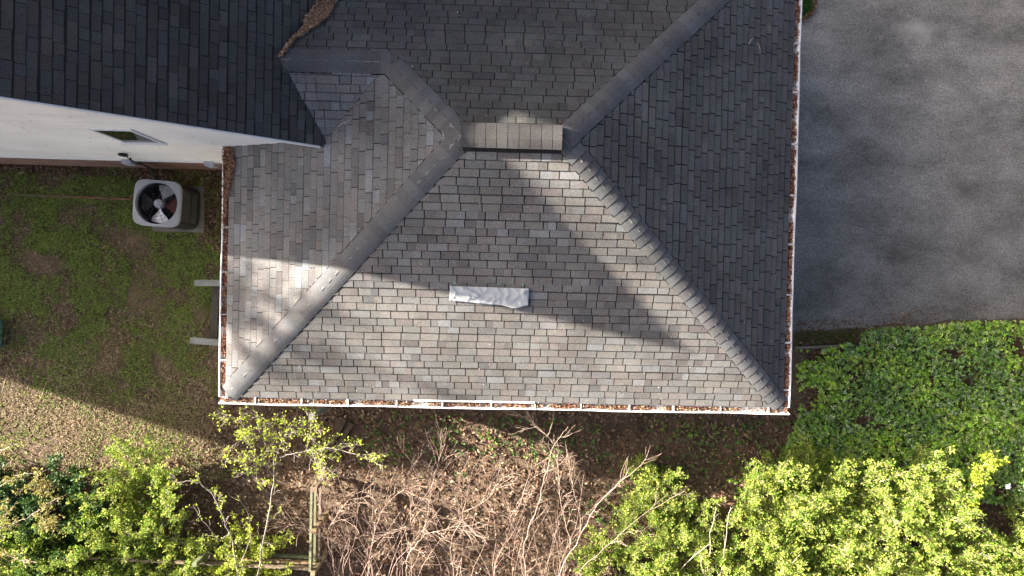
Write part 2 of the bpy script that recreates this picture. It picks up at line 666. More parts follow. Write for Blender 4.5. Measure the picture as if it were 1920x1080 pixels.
# soffit and fascia
mb.face([(xW, yS, zE - 0.14), (xW, yN, zE - 0.14), (xE, yN, zE - 0.14), (xE, yS, zE - 0.14)])
roof = mb.build('roof', M['deck'], garage)
mb = MB()
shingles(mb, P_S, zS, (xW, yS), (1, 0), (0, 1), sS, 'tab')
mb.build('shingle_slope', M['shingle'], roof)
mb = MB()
shingles(mb, P_E, zEa, (xE, yS), (0, 1), (-1, 0), sE, 'shade_side')
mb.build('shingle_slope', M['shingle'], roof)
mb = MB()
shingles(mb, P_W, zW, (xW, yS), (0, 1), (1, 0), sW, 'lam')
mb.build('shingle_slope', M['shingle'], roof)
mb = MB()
shingles(mb, P_N, zN, (xW, yN), (1, 0), (0, -1), sS, 'shade_side')
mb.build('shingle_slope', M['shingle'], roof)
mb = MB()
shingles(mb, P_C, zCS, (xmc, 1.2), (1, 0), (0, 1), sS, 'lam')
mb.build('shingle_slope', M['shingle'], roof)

mb = MB()
for a, b_ in (((xW, yS), (xE, yS)), ((xE, yS), (xE, yN)), ((xE, yN), (xme, yN)), ((xW, YWALL - 0.01), (xW, yS))):
    mb.beam((*a, zE - 0.085), (*b_, zE - 0.085), 0.02, 0.15)
mb.build('fascia', M['white_trim'], garage)
mb = MB()
wx0, wx1, wy0, wy1 = xW + 0.25, xE - 0.25, yS + 0.25, yN - 0.3
for a, b_ in (((wx0, wy0), (wx1, wy0)), ((wx1, wy0 + 0.05), (wx1, wy1 - 0.05)), ((wx0, wy1), (wx1, wy1)), ((wx0, wy0 + 0.05), (wx0, 2.08))):
    for k in range(23):
        mb.beam((*a, 0.06 + k * 0.115), (*b_, 0.06 + k * 0.115), 0.09 + 0.002 * (k % 2), 0.115, (0.62, 0.61, 0.57))
mb.build('wall', M['siding'], garage)


def roof_z(x, y):
    z = min(zS(x, y), zW(x, y), zEa(x, y), zN(x, y))
    if y < yC + 0.4 and x < XC + 0.4:
        z = max(z, min(zCS(x, y), zN(x, y)))
    return z


def cap_run(name, a, b, style, w_=0.175, expo=0.165, lift=0.028, joint=0.62):
    """overlapping rounded cap shingles from the low end a to the high end b (plan points)"""
    a, b = Vector((*a, 0)), Vector((*b, 0))
    d = b - a
    L = d.length
    d.normalize()
    s = Vector((-d.y, d.x, 0))
    pts0 = roof_z(a.x, a.y)
    mb = MB()
    n = int(L / expo)
    nn = 8

    def zc(p):
        tot = 0
        for k in (-0.09, -0.045, 0, 0.045, 0.09):
            q = p + s * k
            tot += roof_z(q.x, q.y)
        return tot / 5
    for i in range(n + 1):
        t0 = L * i / (n + 1) + random.uniform(-0.008, 0.008)
        t1 = min(L * (i + 1) / (n + 1) + 0.03, L)
        base = random.uniform(0.092, 0.122) if style != 'pink' else random.uniform(0.15, 0.18)
        tint = random.choice([(1.0, 1.0, 0.99), (0.97, 1.0, 1.03), (1.02, 0.99, 1.0)])
        if style == 'pink':
            tint = random.choice([(1.08, 0.99, 0.95), (1.04, 1.0, 0.97)])
        col = tuple(base * k for k in tint)
        sk = random.uniform(-0.006, 0.006)
        rows = []
        for t, h in ((t0, lift + (0.008 if joint < 0.6 else 0.005)), (t1, lift)):
            row = []
            for k in range(nn + 1):
                o = (k / nn * 2 - 1) * w_
                p = a + d * (t + sk * o / w_) + s * o
                row.append(Vector((p.x, p.y, zc(p) + h - 0.010 * (o / w_) ** 4)))
            rows.append(row)
        for k in range(nn):
            mb.face([rows[0][k], rows[0][k + 1], rows[1][k + 1], rows[1][k]], col)
            p, q = rows[0][k], rows[0][k + 1]
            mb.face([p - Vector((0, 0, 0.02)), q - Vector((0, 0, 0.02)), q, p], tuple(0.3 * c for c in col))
            g_ = d * -0.011  # strip before each butt, its shadow line put into the colour
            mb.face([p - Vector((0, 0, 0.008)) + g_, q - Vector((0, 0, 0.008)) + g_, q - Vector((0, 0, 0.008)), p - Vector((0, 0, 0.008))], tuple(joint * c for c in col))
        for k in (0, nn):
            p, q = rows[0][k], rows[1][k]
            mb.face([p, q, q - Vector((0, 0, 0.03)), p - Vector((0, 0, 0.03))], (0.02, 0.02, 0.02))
            sg = s * (-0.014 if k == 0 else 0.014)  # flat dark strip beside the cap stands in for its edge shadow
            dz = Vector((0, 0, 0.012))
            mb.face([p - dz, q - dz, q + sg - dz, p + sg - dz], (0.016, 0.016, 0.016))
    o = mb.build(name, M['cap'], roof)
    return o


cap_run('hip_cap', (xW + 0.05, yS + 0.05), (XL, yR), 'g')
cap_run('hip_cap', (xE - 0.05, yS + 0.05), (XR + 0.02, yR - 0.02), 'g', 0.158, lift=0.026, joint=0.5)
cap_run('hip_cap', (xE, yN), (XR + 0.02, yR + 0.02), 'g')
cap_run('hip_cap', (XC + 0.05, yC - 0.05), (XL - 0.02, yR), 'g')
cap_run('ridge_cap', (xmc - 0.02, yC), (XC + 0.02, yC), 'g')

# raised ridge vent, dark slots along both edges
mb = MB()
x0, x1 = XL - 0.02, XR - 0.03
n = 9
for i in range(n):
    a, b_ = x0 + (x1 - x0) * i / n, x0 + (x1 - x0) * (i + 1) / n + (0.02 if i < n - 1 else 0)
    base = random.uniform(0.062, 0.076)
    col = (base * 1.05, base * 1.0, base * 0.98)
    prof = [(-0.18, 0.045), (-0.12, 0.067), (-0.05, 0.083), (0.05, 0.083), (0.12, 0.067), (0.18, 0.045)]
    for k in range(5):
        (o0, h0), (o1, h1) = prof[k], prof[k + 1]
        mb.face([(a, yR + o0, zR + h0), (b_, yR + o0, zR + h0 + 0.0025), (b_, yR + o1, zR + h1 + 0.0025), (a, yR + o1, zR + h1)], col)
    mb.face([(b_, yR + o, zR + h + 0.004) for o, h in prof] + [(b_, yR + 0.18, zR + 0.03), (b_, yR - 0.18, zR + 0.03)], (0.25, 0.24, 0.23))
vent = mb.build('ridge_vent', M['cap'], roof)
mb = MB()
for sgn in (-1, 1):
    mb.beam((x0, yR + sgn * 0.155, zR + 0.005), (x1 - 0.01, yR + sgn * 0.155, zR + 0.005), 0.04, 0.07)
    mb.face([(x0 - 0.03, yR + sgn * 0.17, zS(0, yR - 0.17) + 0.03), (x1, yR + sgn * 0.17, zS(0, yR - 0.17) + 0.03), (x1, yR + sgn * 0.215, zS(0, yR - 0.215) + 0.026), (x0 - 0.03, yR + sgn * 0.215, zS(0, yR - 0.215) + 0.026)])
mb.build('vent_slot', M['deck'], roof)


# gutters: open white troughs with strap hangers
def gutter(a, b, out, hangers, first=0.4):
    """a,b: plan ends of the back; out: outward plan unit"""
    a, b, out = Vector((*a, 0)), Vector((*b, 0)), Vector((*out, 0))
    wd = 0.115
    prof = [(0.003, -0.012), (0.006, -0.10), (0.075, -0.10), (0.085, -0.06), (wd - 0.012, -0.02), (wd - 0.012, 0.0), (wd, 0.0), (wd + 0.012, -0.006), (wd + 0.012, -0.02), (wd, -0.03), (0.095, -0.07), (0.083, -0.112), (0.0, -0.112), (-0.003, -0.012)]
    mb = MB()
    d = (b - a).normalized()
    L = (b - a).length
    m = max(2, int(L / 0.5))
    for i in range(m):
        pa, pb = a + d * (L * i / m), a + d * (L * (i + 1) / m)
        wob = lambda q: 0.006 * math.sin(q.x * 2.1 + q.y * 1.7) + 0.004 * math.sin(q.x * 5.3 - q.y * 3.9)
        for k in range(len(prof)):
            (o0, z0), (o1, z1) = prof[k], prof[(k + 1) % len(prof)]
            mb.face([pa + out * (o0 + (wob(pa) if o0 > 0.05 else 0)) + Vector((0, 0, zE + z0)), pb + out * (o0 + (wob(pb) if o0 > 0.05 else 0)) + Vector((0, 0, zE + z0)),
                     pb + out * (o1 + (wob(pb) if o1 > 0.05 else 0)) + Vector((0, 0, zE + z1)), pa + out * (o1 + (wob(pa) if o1 > 0.05 else 0)) + Vector((0, 0, zE + z1))])
    for e in (a, b):
        mb.face([e + out * o + Vector((0, 0, zE + z)) for o, z in prof])
    go = mb.build('gutter', M['white_metal'], garage)
    t = first
    while t < L - 0.1:
        h = MB()
        p = a + d * t
        h.beam(p + out * -0.01 + Vector((0, 0, zE - 0.002)), p + out * (wd - 0.004) + Vector((0, 0, zE + 0.004)), random.uniform(0.016, 0.034), 0.012)
        h.build('hanger', M['dirty_metal'], go)
        t += hangers + random.uniform(-0.05, 0.05)
    return go


gutter((xW - 0.125, yS - 0.003), (xE + 0.125, yS - 0.003), (0, -1), 0.80, 0.62)
gutter((xE + 0.003, yS + 0.004), (xE + 0.003, yN), (1, 0), 0.86, 0.30)
gutter((xW - 0.003, yS + 0.004), (xW - 0.003, YWALL - 0.02), (-1, 0), 0.76, 0.62)
mb = MB()
a, b_ = at(776, 752, zE), at(1002, 756, zE)
mb.beam((a.x, yS + 0.006, zE + 0.022), (b_.x, yS + 0.006, zE + 0.024), 0.03, 0.008)
mb.build('drip_edge', M['white_metal'], garage)

# ------------------------------------------------------------------ main house
house = thing('house', 'taller cream sided house under a steep charcoal shingle roof, brick at its foot', 'house', (-8, 6, 0))
mb = MB()
deck(mb, P_M, zMain)
zAP = zMain(XRIDGE, 0)
xW2 = 2 * XRIDGE - XM
zM2 = lambda x, y: zM + pM * (x - xW2)
PM2 = [[(xW2, YK), (XRIDGE, YK), (XRIDGE, YMN), (xW2, YMN)]]
deck(mb, PM2, zM2)
mroof = mb.build('roof', M['deck'], house)
mb = MB()
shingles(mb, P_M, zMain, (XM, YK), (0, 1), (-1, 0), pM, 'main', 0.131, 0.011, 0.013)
mb.build('shingle_slope', M['shingle_dark'], mroof)
mb = MB()
for k in range(int((XRIDGE - xW2 - 0.05) / 0.2)):
    zz0, zz1 = k * 0.2, (k + 1) * 0.2
    mb.face([(xW2 + zz0, YK, zM2(xW2 + zz0, 0) + 0.01), (xW2 + zz0 + 0.2, YK, zM2(xW2 + zz0 + 0.2, 0) + 0.01), (xW2 + zz0 + 0.2, YMN, zM2(xW2 + zz0 + 0.2, 0) + 0.01), (xW2 + zz0, YMN, zM2(xW2 + zz0, 0) + 0.01)], tabcol('main'))
mb.build('shingle_slope', M['shingle_dark'], mroof)
# rake board under the sloping edge
mb = MB()
for (xa, xb, zf) in ((XM - 0.01, XRIDGE, zMain), (xW2, XRIDGE, zM2)):
    A, B = Vector((xa, YK + 0.012, zf(xa, 0) - 0.065)), Vector((xb, YK + 0.012, zf(xb, 0) - 0.065))
    v = [A + Vector((0, 0, 0.06)), B + Vector((0, 0, 0.06)), B - Vector((0, 0, 0.09)), A - Vector((0, 0, 0.09))]
    w2 = [p + Vector((0, 0.10, 0)) for p in v]
    v = [p - Vector((0, 0.03, 0)) for p in v]
    mb.face(v)
    mb.face(w2[::-1])
    for i in range(4):
        j = (i + 1) % 4
        mb.face([v[i], w2[i], w2[j], v[j]])
mb.build('rake_board', M['white_trim'], house)
# lap siding on the gable wall
ZB = 1.02
mb = MB()
cw = (0.88, 0.86, 0.79)
row = 0.118
z = ZB
while z < zAP - 0.2:
    z1 = z + row
    xa = max(xW2 + 0.3, xW2 + max(0, (z1 - zM)) / pM + 0.15)
    xb = min(XM, XM - max(0, z1 - zM) / pM - 0.12)
    if xb - xa < 0.2:
        break
    yb, yt = YWALL - 0.012, YWALL
    kk = random.uniform(0.95, 1.015)
    cc = tuple(c * kk for c in cw)
    mb.face([(xa, yb, z), (xb, yb, z), (xb, yt, z1), (xa, yt, z1)], cc)
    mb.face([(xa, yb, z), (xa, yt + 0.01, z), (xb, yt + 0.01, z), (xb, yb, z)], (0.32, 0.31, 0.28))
    mb.face([(xa, yt - 0.004, z1 - 0.014), (xb, yt - 0.004, z1 - 0.014), (xb, yt - 0.003, z1 - 0.001), (xa, yt - 0.003, z1 - 0.001)], tuple(0.80 * c for c in cc))  # darker strip under the next board paints the lap shadow line
    for k in range(2):                       # short open joints between the boards
        if random.random() < 0.6:
            xj = random.uniform(-8.0, -4.7)
            if xj < xa + 0.1 or xj > xb - 0.1:
                continue
            mb.face([(xj, yb - 0.002, z + 0.004), (xj + 0.007, yb - 0.002, z + 0.004), (xj + 0.007, yt - 0.003, z1), (xj, yt - 0.003, z1)], (0.24, 0.22, 0.19))
    z = z1
mb.face([(xW2 + 0.3, YWALL + 0.012, 0), (XM, YWALL + 0.012, 0), (XM, YWALL + 0.012, zM), (XRIDGE, YWALL + 0.012, zAP - 0.05), (xW2 + 0.3, YWALL + 0.012, zM)], cw)
# the other walls, out of view
mb.face([(xW2 + 0.3, YWALL, 0), (xW2 + 0.3, YMN, 0), (xW2 + 0.3, YMN, zM + 0.2), (xW2 + 0.3, YWALL, zM + 0.2)], cw)
mb.face([(xW2 + 0.3, YMN - 0.2, 0), (XM, YMN - 0.2, 0), (XM, YMN - 0.2, zM), (XRIDGE, YMN - 0.2, zAP - 0.05), (xW2 + 0.3, YMN - 0.2, zM)], cw)
mb.build('wall', M['siding'], house)
mb = MB()
mb.box(((xW2 + 0.3 + XM - 0.2) / 2, YWALL + 0.01, ZB / 2 - 0.01), (XM - xW2 - 0.5, 0.012 * 2 + 0.03, ZB - 0.02))
mb.build('brick_foundation', M['brick'], house)
mb = MB()
mb.beam((xW2 + 0.3, YWALL - 0.022, ZB - 0.0), (XM - 0.2, YWALL - 0.022, ZB - 0.0), 0.02, 0.035)
mb.build('starter_strip', M['white_trim'], house)

# window
tl, tr, br_, bl = at_y(173, 243, YWALL - 0.02), at_y(243, 243, YWALL - 0.02), at_y(307, 269, YWALL - 0.02), at_y(227, 266, YWALL - 0.02)
wxa, wxb = (tl.x + bl.x) / 2, (tr.x + br_.x) / 2
wza, wzb = (bl.z + br_.z) / 2, (tl.z + tr.z) / 2
fr = 0.03
mb = MB()
yy = YWALL - 0.022
mb.box(((wxa + wxb) / 2, yy, wzb - fr / 2), (wxb - wxa, 0.024, fr))
mb.box(((wxa + wxb) / 2, yy, wza + fr / 2), (wxb - wxa, 0.024, fr))
mb.box((wxa + fr / 2, yy, (wza + wzb) / 2), (fr, 0.022, wzb - wza - 2 * fr))
mb.box((wxb - fr / 2, yy, (wza + wzb) / 2), (fr, 0.022, wzb - wza - 2 * fr))
win = mb.build('window', M['white_trim'], house)
win['label'] = 'small window with dark glass'
mb = MB()
mb.box(((wxa + wxb) / 2, YWALL - 0.03, wza - 0.03), (wxb - wxa + 0.10, 0.05, 0.06))
mb.build('sill', M['white_trim'], win)
mb = MB()
mb.box(((wxa + wxb) / 2, YWALL - 0.016, (wza + wzb) / 2), (wxb - wxa - 2 * fr, 0.01, wzb - wza - 2 * fr))
mb.build('pane', M['glass'], win)
mb = MB()
mb.box((wxb + 0.02, YWALL - 0.012, (wza + wzb) / 2), (0.016, 0.016, wzb - wza + 0.1), None)
mb.build('channel_trim', M['grey_box'], win)
# foundation vents
for (px, py) in ((243, 303), (396, 307)):
    p = at_y(px, py, YWALL - 0.03)
    mb = MB()
    mb.box((p.x, YWALL - 0.04, p.z), (0.17, 0.10, 0.28))
    for k in range(5):
        mb.box((p.x, YWALL - 0.094, p.z - 0.09 + 0.045 * k), (0.14, 0.012, 0.018))
    mb.build('vent_box', M['grey_box'], house)

# unseen narrow house added west of the lawn: its corner throws the shade line across the thatch
nb = thing('shade_house', 'unseen tall narrow house added beyond the lawn to shade the grass', 'house', (-18.7, 6.3, 0))
NX0, NX1, NY0, NY1, NZ = -20.4, -17.0, 0.64, 12.0, 6.6
mb = MB()
for k in range(57):
    e = 0.002 * (k % 2)
    mb.box(((NX0 + NX1) / 2, (NY0 + NY1) / 2, 0.0575 + 0.115 * k), (NX1 - NX0 - e, NY1 - NY0 - e, 0.115), None, cw)
mb.build('wall', M['siding'], nb)
mb = MB()
xm_ = (NX0 + NX1) / 2
for q in ([(NX0 - .02, NY0 - .02, NZ), (xm_, NY0 + 1.5, NZ + 0.5), (xm_, NY1 - 1.5, NZ + 0.5), (NX0 - .02, NY1 + .02, NZ)], [(NX1 + .02, NY0 - .02, NZ), (NX1 + .02, NY1 + .02, NZ), (xm_, NY1 - 1.5, NZ + 0.5), (xm_, NY0 + 1.5, NZ + 0.5)],
          [(NX0 - .02, NY0 - .02, NZ), (NX1 + .02, NY0 - .02, NZ), (xm_, NY0 + 1.5, NZ + 0.5)], [(NX0 - .02, NY1 + .02, NZ), (xm_, NY1 - 1.5, NZ + 0.5), (NX1 + .02, NY1 + .02, NZ)]):
    mb.face(q, (0.03, 0.032, 0.035))
mb.build('roof', M['shingle_dark'], nb)

# added box astride the ridge further back, outside the picture; it keeps the sun off the far slope
mb = MB()
for k in range(30):
    mb.box((-7.2, 9.0, 6.6 + 0.0575 + 0.115 * k), (1.2 - 0.002 * (k % 2), 8.4 - 0.002 * (k % 2), 0.115), None, cw)
mb.build('shade_box', M['siding'], house)

# cable coil and conduit on the wall
mb = MB()
pts = []
c0 = at_y(231, 290, YWALL - 0.05)
for k in range(22):
    t = k / 21 * 2 * math.pi * 1.8
    pts.append((c0.x + 0.07 * math.cos(t), YWALL - 0.04 - 0.004 * k / 3, c0.z + 0.10 * math.sin(t)))
for px, py in ((240, 297), (250, 303), (262, 305)):
    p = at_y(px, py, YWALL - 0.06)
    pts.append((p.x, p.y, p.z))
acb = at(300, 350, 0.5)
pts += [tuple(at(278, 313, 0.45)), tuple(at(284, 318, 0.30)), tuple(at(288, 330, 0.25)), tuple(at(300, 350, 0.25))]
mb.tube(pts, 0.011, 6)
mb.tube([(p[0] + 0.05, p[1] - 0.03, p[2] - 0.02) for p in pts[21:]], 0.017, 6)
tag(mb.build('refrigerant_line', M['black_rubber']), 'black insulated pipes looping from the brick wall to the air conditioner', 'pipe')

# ------------------------------------------------------------------ air conditioner
acz = 1.02
ctop = at(293.5, 381, acz)
mbp = MB()
padc = ((at(383, 350, 0.06) + at(382, 437, 0.06) + at(299, 431, 0.06)) / 3)
pr, pt, pb, plft = at(384, 350, 0.07), at(384, 350, 0.07), at(381, 437, 0.07), at(299, 431, 0.07)
padx1, pady1, pady0 = at(383, 390, 0.07).x, at(383, 350, 0.07).y, at(382, 436, 0.07).y
padx0 = padx1 - 1.06
base = Vector((ctop.x, ctop.y, 0))
ac = thing('air_conditioner', 'tall grey air conditioner unit with open fan grille standing on its slab', 'air conditioner', (ctop.x, ctop.y, 0.07))
mbp.box(((padx0 + padx1) / 2, (pady0 + pady1) / 2, 0.034), (padx1 - padx0, pady1 - pady0, 0.068))
tag(mbp.build('concrete_pad', M['concrete']), 'worn square concrete slab under the air conditioner', 'slab')


def rsq(c, h, r, z, n=6):
    P = []
    for (sx, sy, a0) in ((1, 1, 0), (-1, 1, 90), (-1, -1, 180), (1, -1, 270)):
        for k in range(n + 1):
            a = math.radians(a0 + 90 * k / n)
            P.append((c[0] + sx * (h - r) + r * math.cos(a), c[1] + sy * (h - r) + r * math.sin(a), z))
    return P


rz_ = Matrix.Rotation(math.radians(-3), 3, 'Z')
hw = 0.455
# bulged top panel ring with a round opening
mb = MB()
nA = 64
outer, outer2, inner, inner2 = [], [], [], []
for k in range(nA):
    a = 2 * math.pi * k / nA
    ca, sa = math.cos(a), math.sin(a)
    rr = hw / ((abs(ca) ** 5.5 + abs(sa) ** 5.5) ** (1 / 5.5))
    for lst, rad, zz in ((outer, rr * 0.985, acz), (outer2, rr * 1.0, acz - 0.07), (inner, 0.405, acz + 0.015), (inner2, 0.398, acz - 0.06)):
        p = rz_ @ Vector((rad * ca, rad * sa, 0))
        lst.append((ctop.x + p.x, ctop.y + p.y, zz))
for k in range(nA):
    j = (k + 1) % nA
    mb.face([outer[k], outer[j], inner[j], inner[k]][::-1])
    mb.face([outer[k], outer2[k], outer2[j], outer[j]])
    mb.face([inner[k], inner[j], inner2[j], inner2[k]])
top = mb.build('top_panel', M['ac_shell'], ac, True)
mb = MB()
for k in range(nA):
    a0, a1 = 2 * math.pi * k / nA, 2 * math.pi * (k + 1) / nA
    p = lambda a, z: (ctop.x + 0.398 * math.cos(a), ctop.y + 0.398 * math.sin(a), z)
    mb.face([p(a0, acz - 0.06), p(a1, acz - 0.06), p(a1, acz - 0.5), p(a0, acz - 0.5)])
mb.face([(ctop.x + 0.398 * math.cos(2 * math.pi * k / nA), ctop.y + 0.398 * math.sin(2 * math.pi * k / nA), acz - 0.5) for k in range(nA)])
mb.build('shroud', M['ac_dark'], ac)
# cabinet with louvres
mb = MB()
hc = hw - 0.02
zz0, zz1 = 0.09, acz - 0.07


def sq_pt(a, s):
    ca, sa = math.cos(a), math.sin(a)
    rr = s / ((abs(ca) ** 5.5 + abs(sa) ** 5.5) ** (1 / 5.5))
    p = rz_ @ Vector((rr * ca, rr * sa, 0))
    return (ctop.x + p.x, ctop.y + p.y)


for k in range(nA):
    a0, a1 = 2 * math.pi * k / nA, 2 * math.pi * (k + 1) / nA
    p0, p1 = sq_pt(a0, hc - 0.03), sq_pt(a1, hc - 0.03)
    mb.face([(*p0, zz0), (*p1, zz0), (*p1, zz1), (*p0, zz1)])
mb.face([(*sq_pt(2 * math.pi * k / nA, hc), zz0) for k in range(nA)])
cab = mb.build('cabinet', M['ac_dark'], ac)
mb = MB()
for a in [math.radians(d) for d in (45, 135, 225, 315)]:
    for k in range(-3, 3):
        p0, p1 = sq_pt(a + k * 0.05, hc), sq_pt(a + (k + 1) * 0.05, hc)
        mb.face([(*p0, zz0), (*p1, zz0), (*p1, zz1), (*p0, zz1)])
for zc_, hh in ((zz0 + 0.05, 0.10), (0.5, 0.035)):
    for k in range(nA):
        a0, a1 = 2 * math.pi * k / nA, 2 * math.pi * (k + 1) / nA
        p0, p1 = sq_pt(a0, hc + 0.003), sq_pt(a1, hc + 0.003)
        mb.face([(*p0, zc_ - hh / 2), (*p1, zc_ - hh / 2), (*p1, zc_ + hh / 2), (*p0, zc_ + hh / 2)])
mb.build('corner_post', M['ac_side'], ac)
mb = MB()
for i in range(15):
    zl = zz0 + 0.12 + i * 0.052
    for k in range(nA):
        a0, a1 = 2 * math.pi * k / nA, 2 * math.pi * (k + 1) / nA
        p0, p1 = sq_pt(a0, hc), sq_pt(a1, hc)
        q0, q1 = sq_pt(a0, hc - 0.03), sq_pt(a1, hc - 0.03)
        mb.face([(*p0, zl), (*p1, zl), (*q1, zl + 0.03), (*q0, zl + 0.03)])
mb.build('louvre', M['ac_side'], ac)
# fan
hubz = acz - 0.10
mb = MB()
for (r0, r1, za, zb2) in ((0.088, 0.088, hubz - 0.1, hubz + 0.03), (0.088, 0.075, hubz + 0.03, hubz + 0.045)):
    for k in range(24):
        a0, a1 = 2 * math.pi * k / 24, 2 * math.pi * (k + 1) / 24
        c = lambda r, a, z: (ctop.x + r * math.cos(a), ctop.y + r * math.sin(a), z)
        mb.face([c(r0, a0, za), c(r0, a1, za), c(r1, a1, zb2), c(r1, a0, zb2)])
mb.face([(ctop.x + 0.075 * math.cos(2 * math.pi * k / 24), ctop.y + 0.075 * math.sin(2 * math.pi * k / 24), hubz + 0.045) for k in range(24)])
fan = mb.build('fan', M['grey_box'], ac)
for ang, mat, ex, lab in ((-95, M['fan'], 0, None), (65, M['fan_shade'], 0, None), (172, M['ac_dark'], 0, 'fan blade coloured dark for the shade of its tilt'), (-8, M['fan_red'], 0, 'rusty red fan blade')):  # grey blades: shading by tilt painted as lighter and darker metals
    mb = MB()
    a_c = math.radians(ang)
    G = []
    for i in range(8):
        r = 0.07 + (0.375 - 0.07) * i / 7
        half = math.radians(14 + 16 * min(1, i / 5))
        rowp = []
        for j in range(7):
            a = a_c + half * (j / 3 - 1) + 0.06 * (i / 7)
            rowp.append((ctop.x + r * math.cos(a), ctop.y + r * math.sin(a), hubz - 0.06 + 0.022 * (j / 3 - 1) * (1 if ang == -95 else -1) + 0.012 * math.sin(j / 6 * math.pi)))
        G.append(rowp)
    for i in range(7):
        for j in range(6):
            mb.face([G[i][j], G[i][j + 1], G[i + 1][j + 1], G[i + 1][j]])
    bo = mb.build('blade', mat, fan, True)
    if lab:
        bo['label'] = lab
mb = MB()
for k in range(8):
    a = math.radians(20 + 45 * k)
    mb.tube([(ctop.x + 0.05 * math.cos(a), ctop.y + 0.05 * math.sin(a), acz + 0.03), (ctop.x + 0.41 * math.cos(a), ctop.y + 0.41 * math.sin(a), acz + 0.018)], 0.0045, 5)
for rr in (0.12, 0.19, 0.26, 0.33):
    mb.tube([(ctop.x + rr * math.cos(2 * math.pi * k / 40), ctop.y + rr * math.sin(2 * math.pi * k / 40), acz + 0.028) for k in range(41)], 0.003, 4)
mb.build('fan_grille', M['ac_dark'], ac)


# ------------------------------------------------------------------ things on the roof
def on_S(px, py, h=0.02):
    v = ray(px, py)
    # z = zE + sS*(y-yS) + h ; P = t*v + (0,0,H)
    t = (zE + h - sS * yS - H) / (v[2] - sS * v[1])
    return Vector((v[0] * t, v[1] * t, H + v[2] * t))


c00, c10, c11, c01 = on_S(844, 536), on_S(992, 541), on_S(990, 571), on_S(843, 564)
nx, ny = 64, 16
V, F_, lowx = [], [], []
for j in range(ny + 1):
    for i in range(nx + 1):
        u_, v_ = i / nx, j / ny
        p = c00.lerp(c10, u_).lerp(c01.lerp(c11, u_), v_)
        down = (c01 - c00).normalized()
        if v_ > 0.5:
            sag = (0.07 * math.exp(-((u_ - 0.83) / 0.13) ** 2) + 0.03 * math.exp(-((u_ - 0.5) / 0.25) ** 2)) * (v_ - 0.5) * 2
            p = p + down * sag
        x, y = p.x, p.y
        r1 = 1 - abs(2 * float(vnoise(x * 0.55 + y * 1.1, y * 1.9 - x * 0.3, 4.2, 3)) - 1)
        r2 = 1 - abs(2 * float(vnoise(x + y, y - x, 7.0, 9)) - 1)
        lift = 0.012 + 0.026 * r1 ** 5 + 0.014 * r2 ** 5
        if v_ > 0.75:
            lift += 0.05 * (v_ - 0.75) * 4 * math.exp(-((u_ - 0.85) / 0.16) ** 2)
        V.append((p.x, p.y, p.z + lift))
F_ = [(j * (nx + 1) + i, j * (nx + 1) + i + 1, (j + 1) * (nx + 1) + i + 1, (j + 1) * (nx + 1) + i) for j in range(ny) for i in range(nx)]
tarp = mesh_obj('tarp_patch', V, F_, None, M['tarp'], None, True)
sm = tarp.modifiers.new('thick', 'SOLIDIFY')
sm.thickness = 0.004
tag(tarp, 'crumpled white tarp strip lying on the shingles of the garage roof', 'tarp')
for (px, py), lab in zip(((852.5, 530), (935.5, 532.5), (980, 534)), ('tiny green nail cap above the left end of the white tarp', 'tiny green nail cap above the middle of the white tarp', 'tiny green nail cap above the right end of the white tarp')):
    p = on_S(px, py, 0.015)
    mb = MB()
    for (r0, r1, z0, z1) in ((0.0125, 0.010, 0.0, 0.005), (0.010, 0.005, 0.005, 0.007)):
        for k in range(12):
            a0, a1 = 2 * math.pi * k / 12, 2 * math.pi * (k + 1) / 12
            mb.face([(p.x + r0 * math.cos(a0), p.y + r0 * math.sin(a0), p.z + z0), (p.x + r0 * math.cos(a1), p.y + r0 * math.sin(a1), p.z + z0), (p.x + r1 * math.cos(a1), p.y + r1 * math.sin(a1), p.z + z1), (p.x + r1 * math.cos(a0), p.y + r1 * math.sin(a0), p.z + z1)])
    mb.face([(p.x + 0.006 * math.cos(k), p.y + 0.006 * math.sin(k), p.z + 0.007) for k in np.linspace(0, 2 * math.pi, 8, endpoint=False)])
    tag(mb.build('nail_cap', M['green_cap']), lab, 'nail cap', 'green nail caps above the tarp')


def on_plane(px, py, f, h=0.02):
    z = 3.3
    for _ in range(40):
        p = at(px, py, z)
        z = 0.5 * z + 0.5 * (f(p.x, p.y) + h)
    return at(px, py, z)


def roof_twig(pxs, f, r, label, col=(0.42, 0.37, 0.33)):
    mb = MB()
    for pl in pxs:
        mb.tube([on_plane(x, y, f, 0.028) for x, y in pl], [r] * (len(pl) - 1) + [r * 0.5], 5, col)
    tag(mb.build('twig', M['bark_pale']), label, 'twig')


roof_twig([[(632, 238), (645, 230), (656, 225)], [(645, 230), (650, 236)]], zW, 0.007, 'forked pale twig lying on the shingles near the house eave')
roof_twig([[(648, 212), (660, 206), (664, 199)]], zW, 0.005, 'short brown twig on the shingles just above the forked pale twig', (0.25, 0.15, 0.09))
roof_twig([[(1404, 83), (1408, 75), (1413, 71)]], zEa, 0.006, 'short straight straw on the dark east slope beside a curved one')
roof_twig([[(1420, 80), (1425, 90), (1425, 102)]], zEa, 0.006, 'curved pale straw on the dark east slope of the garage roof')

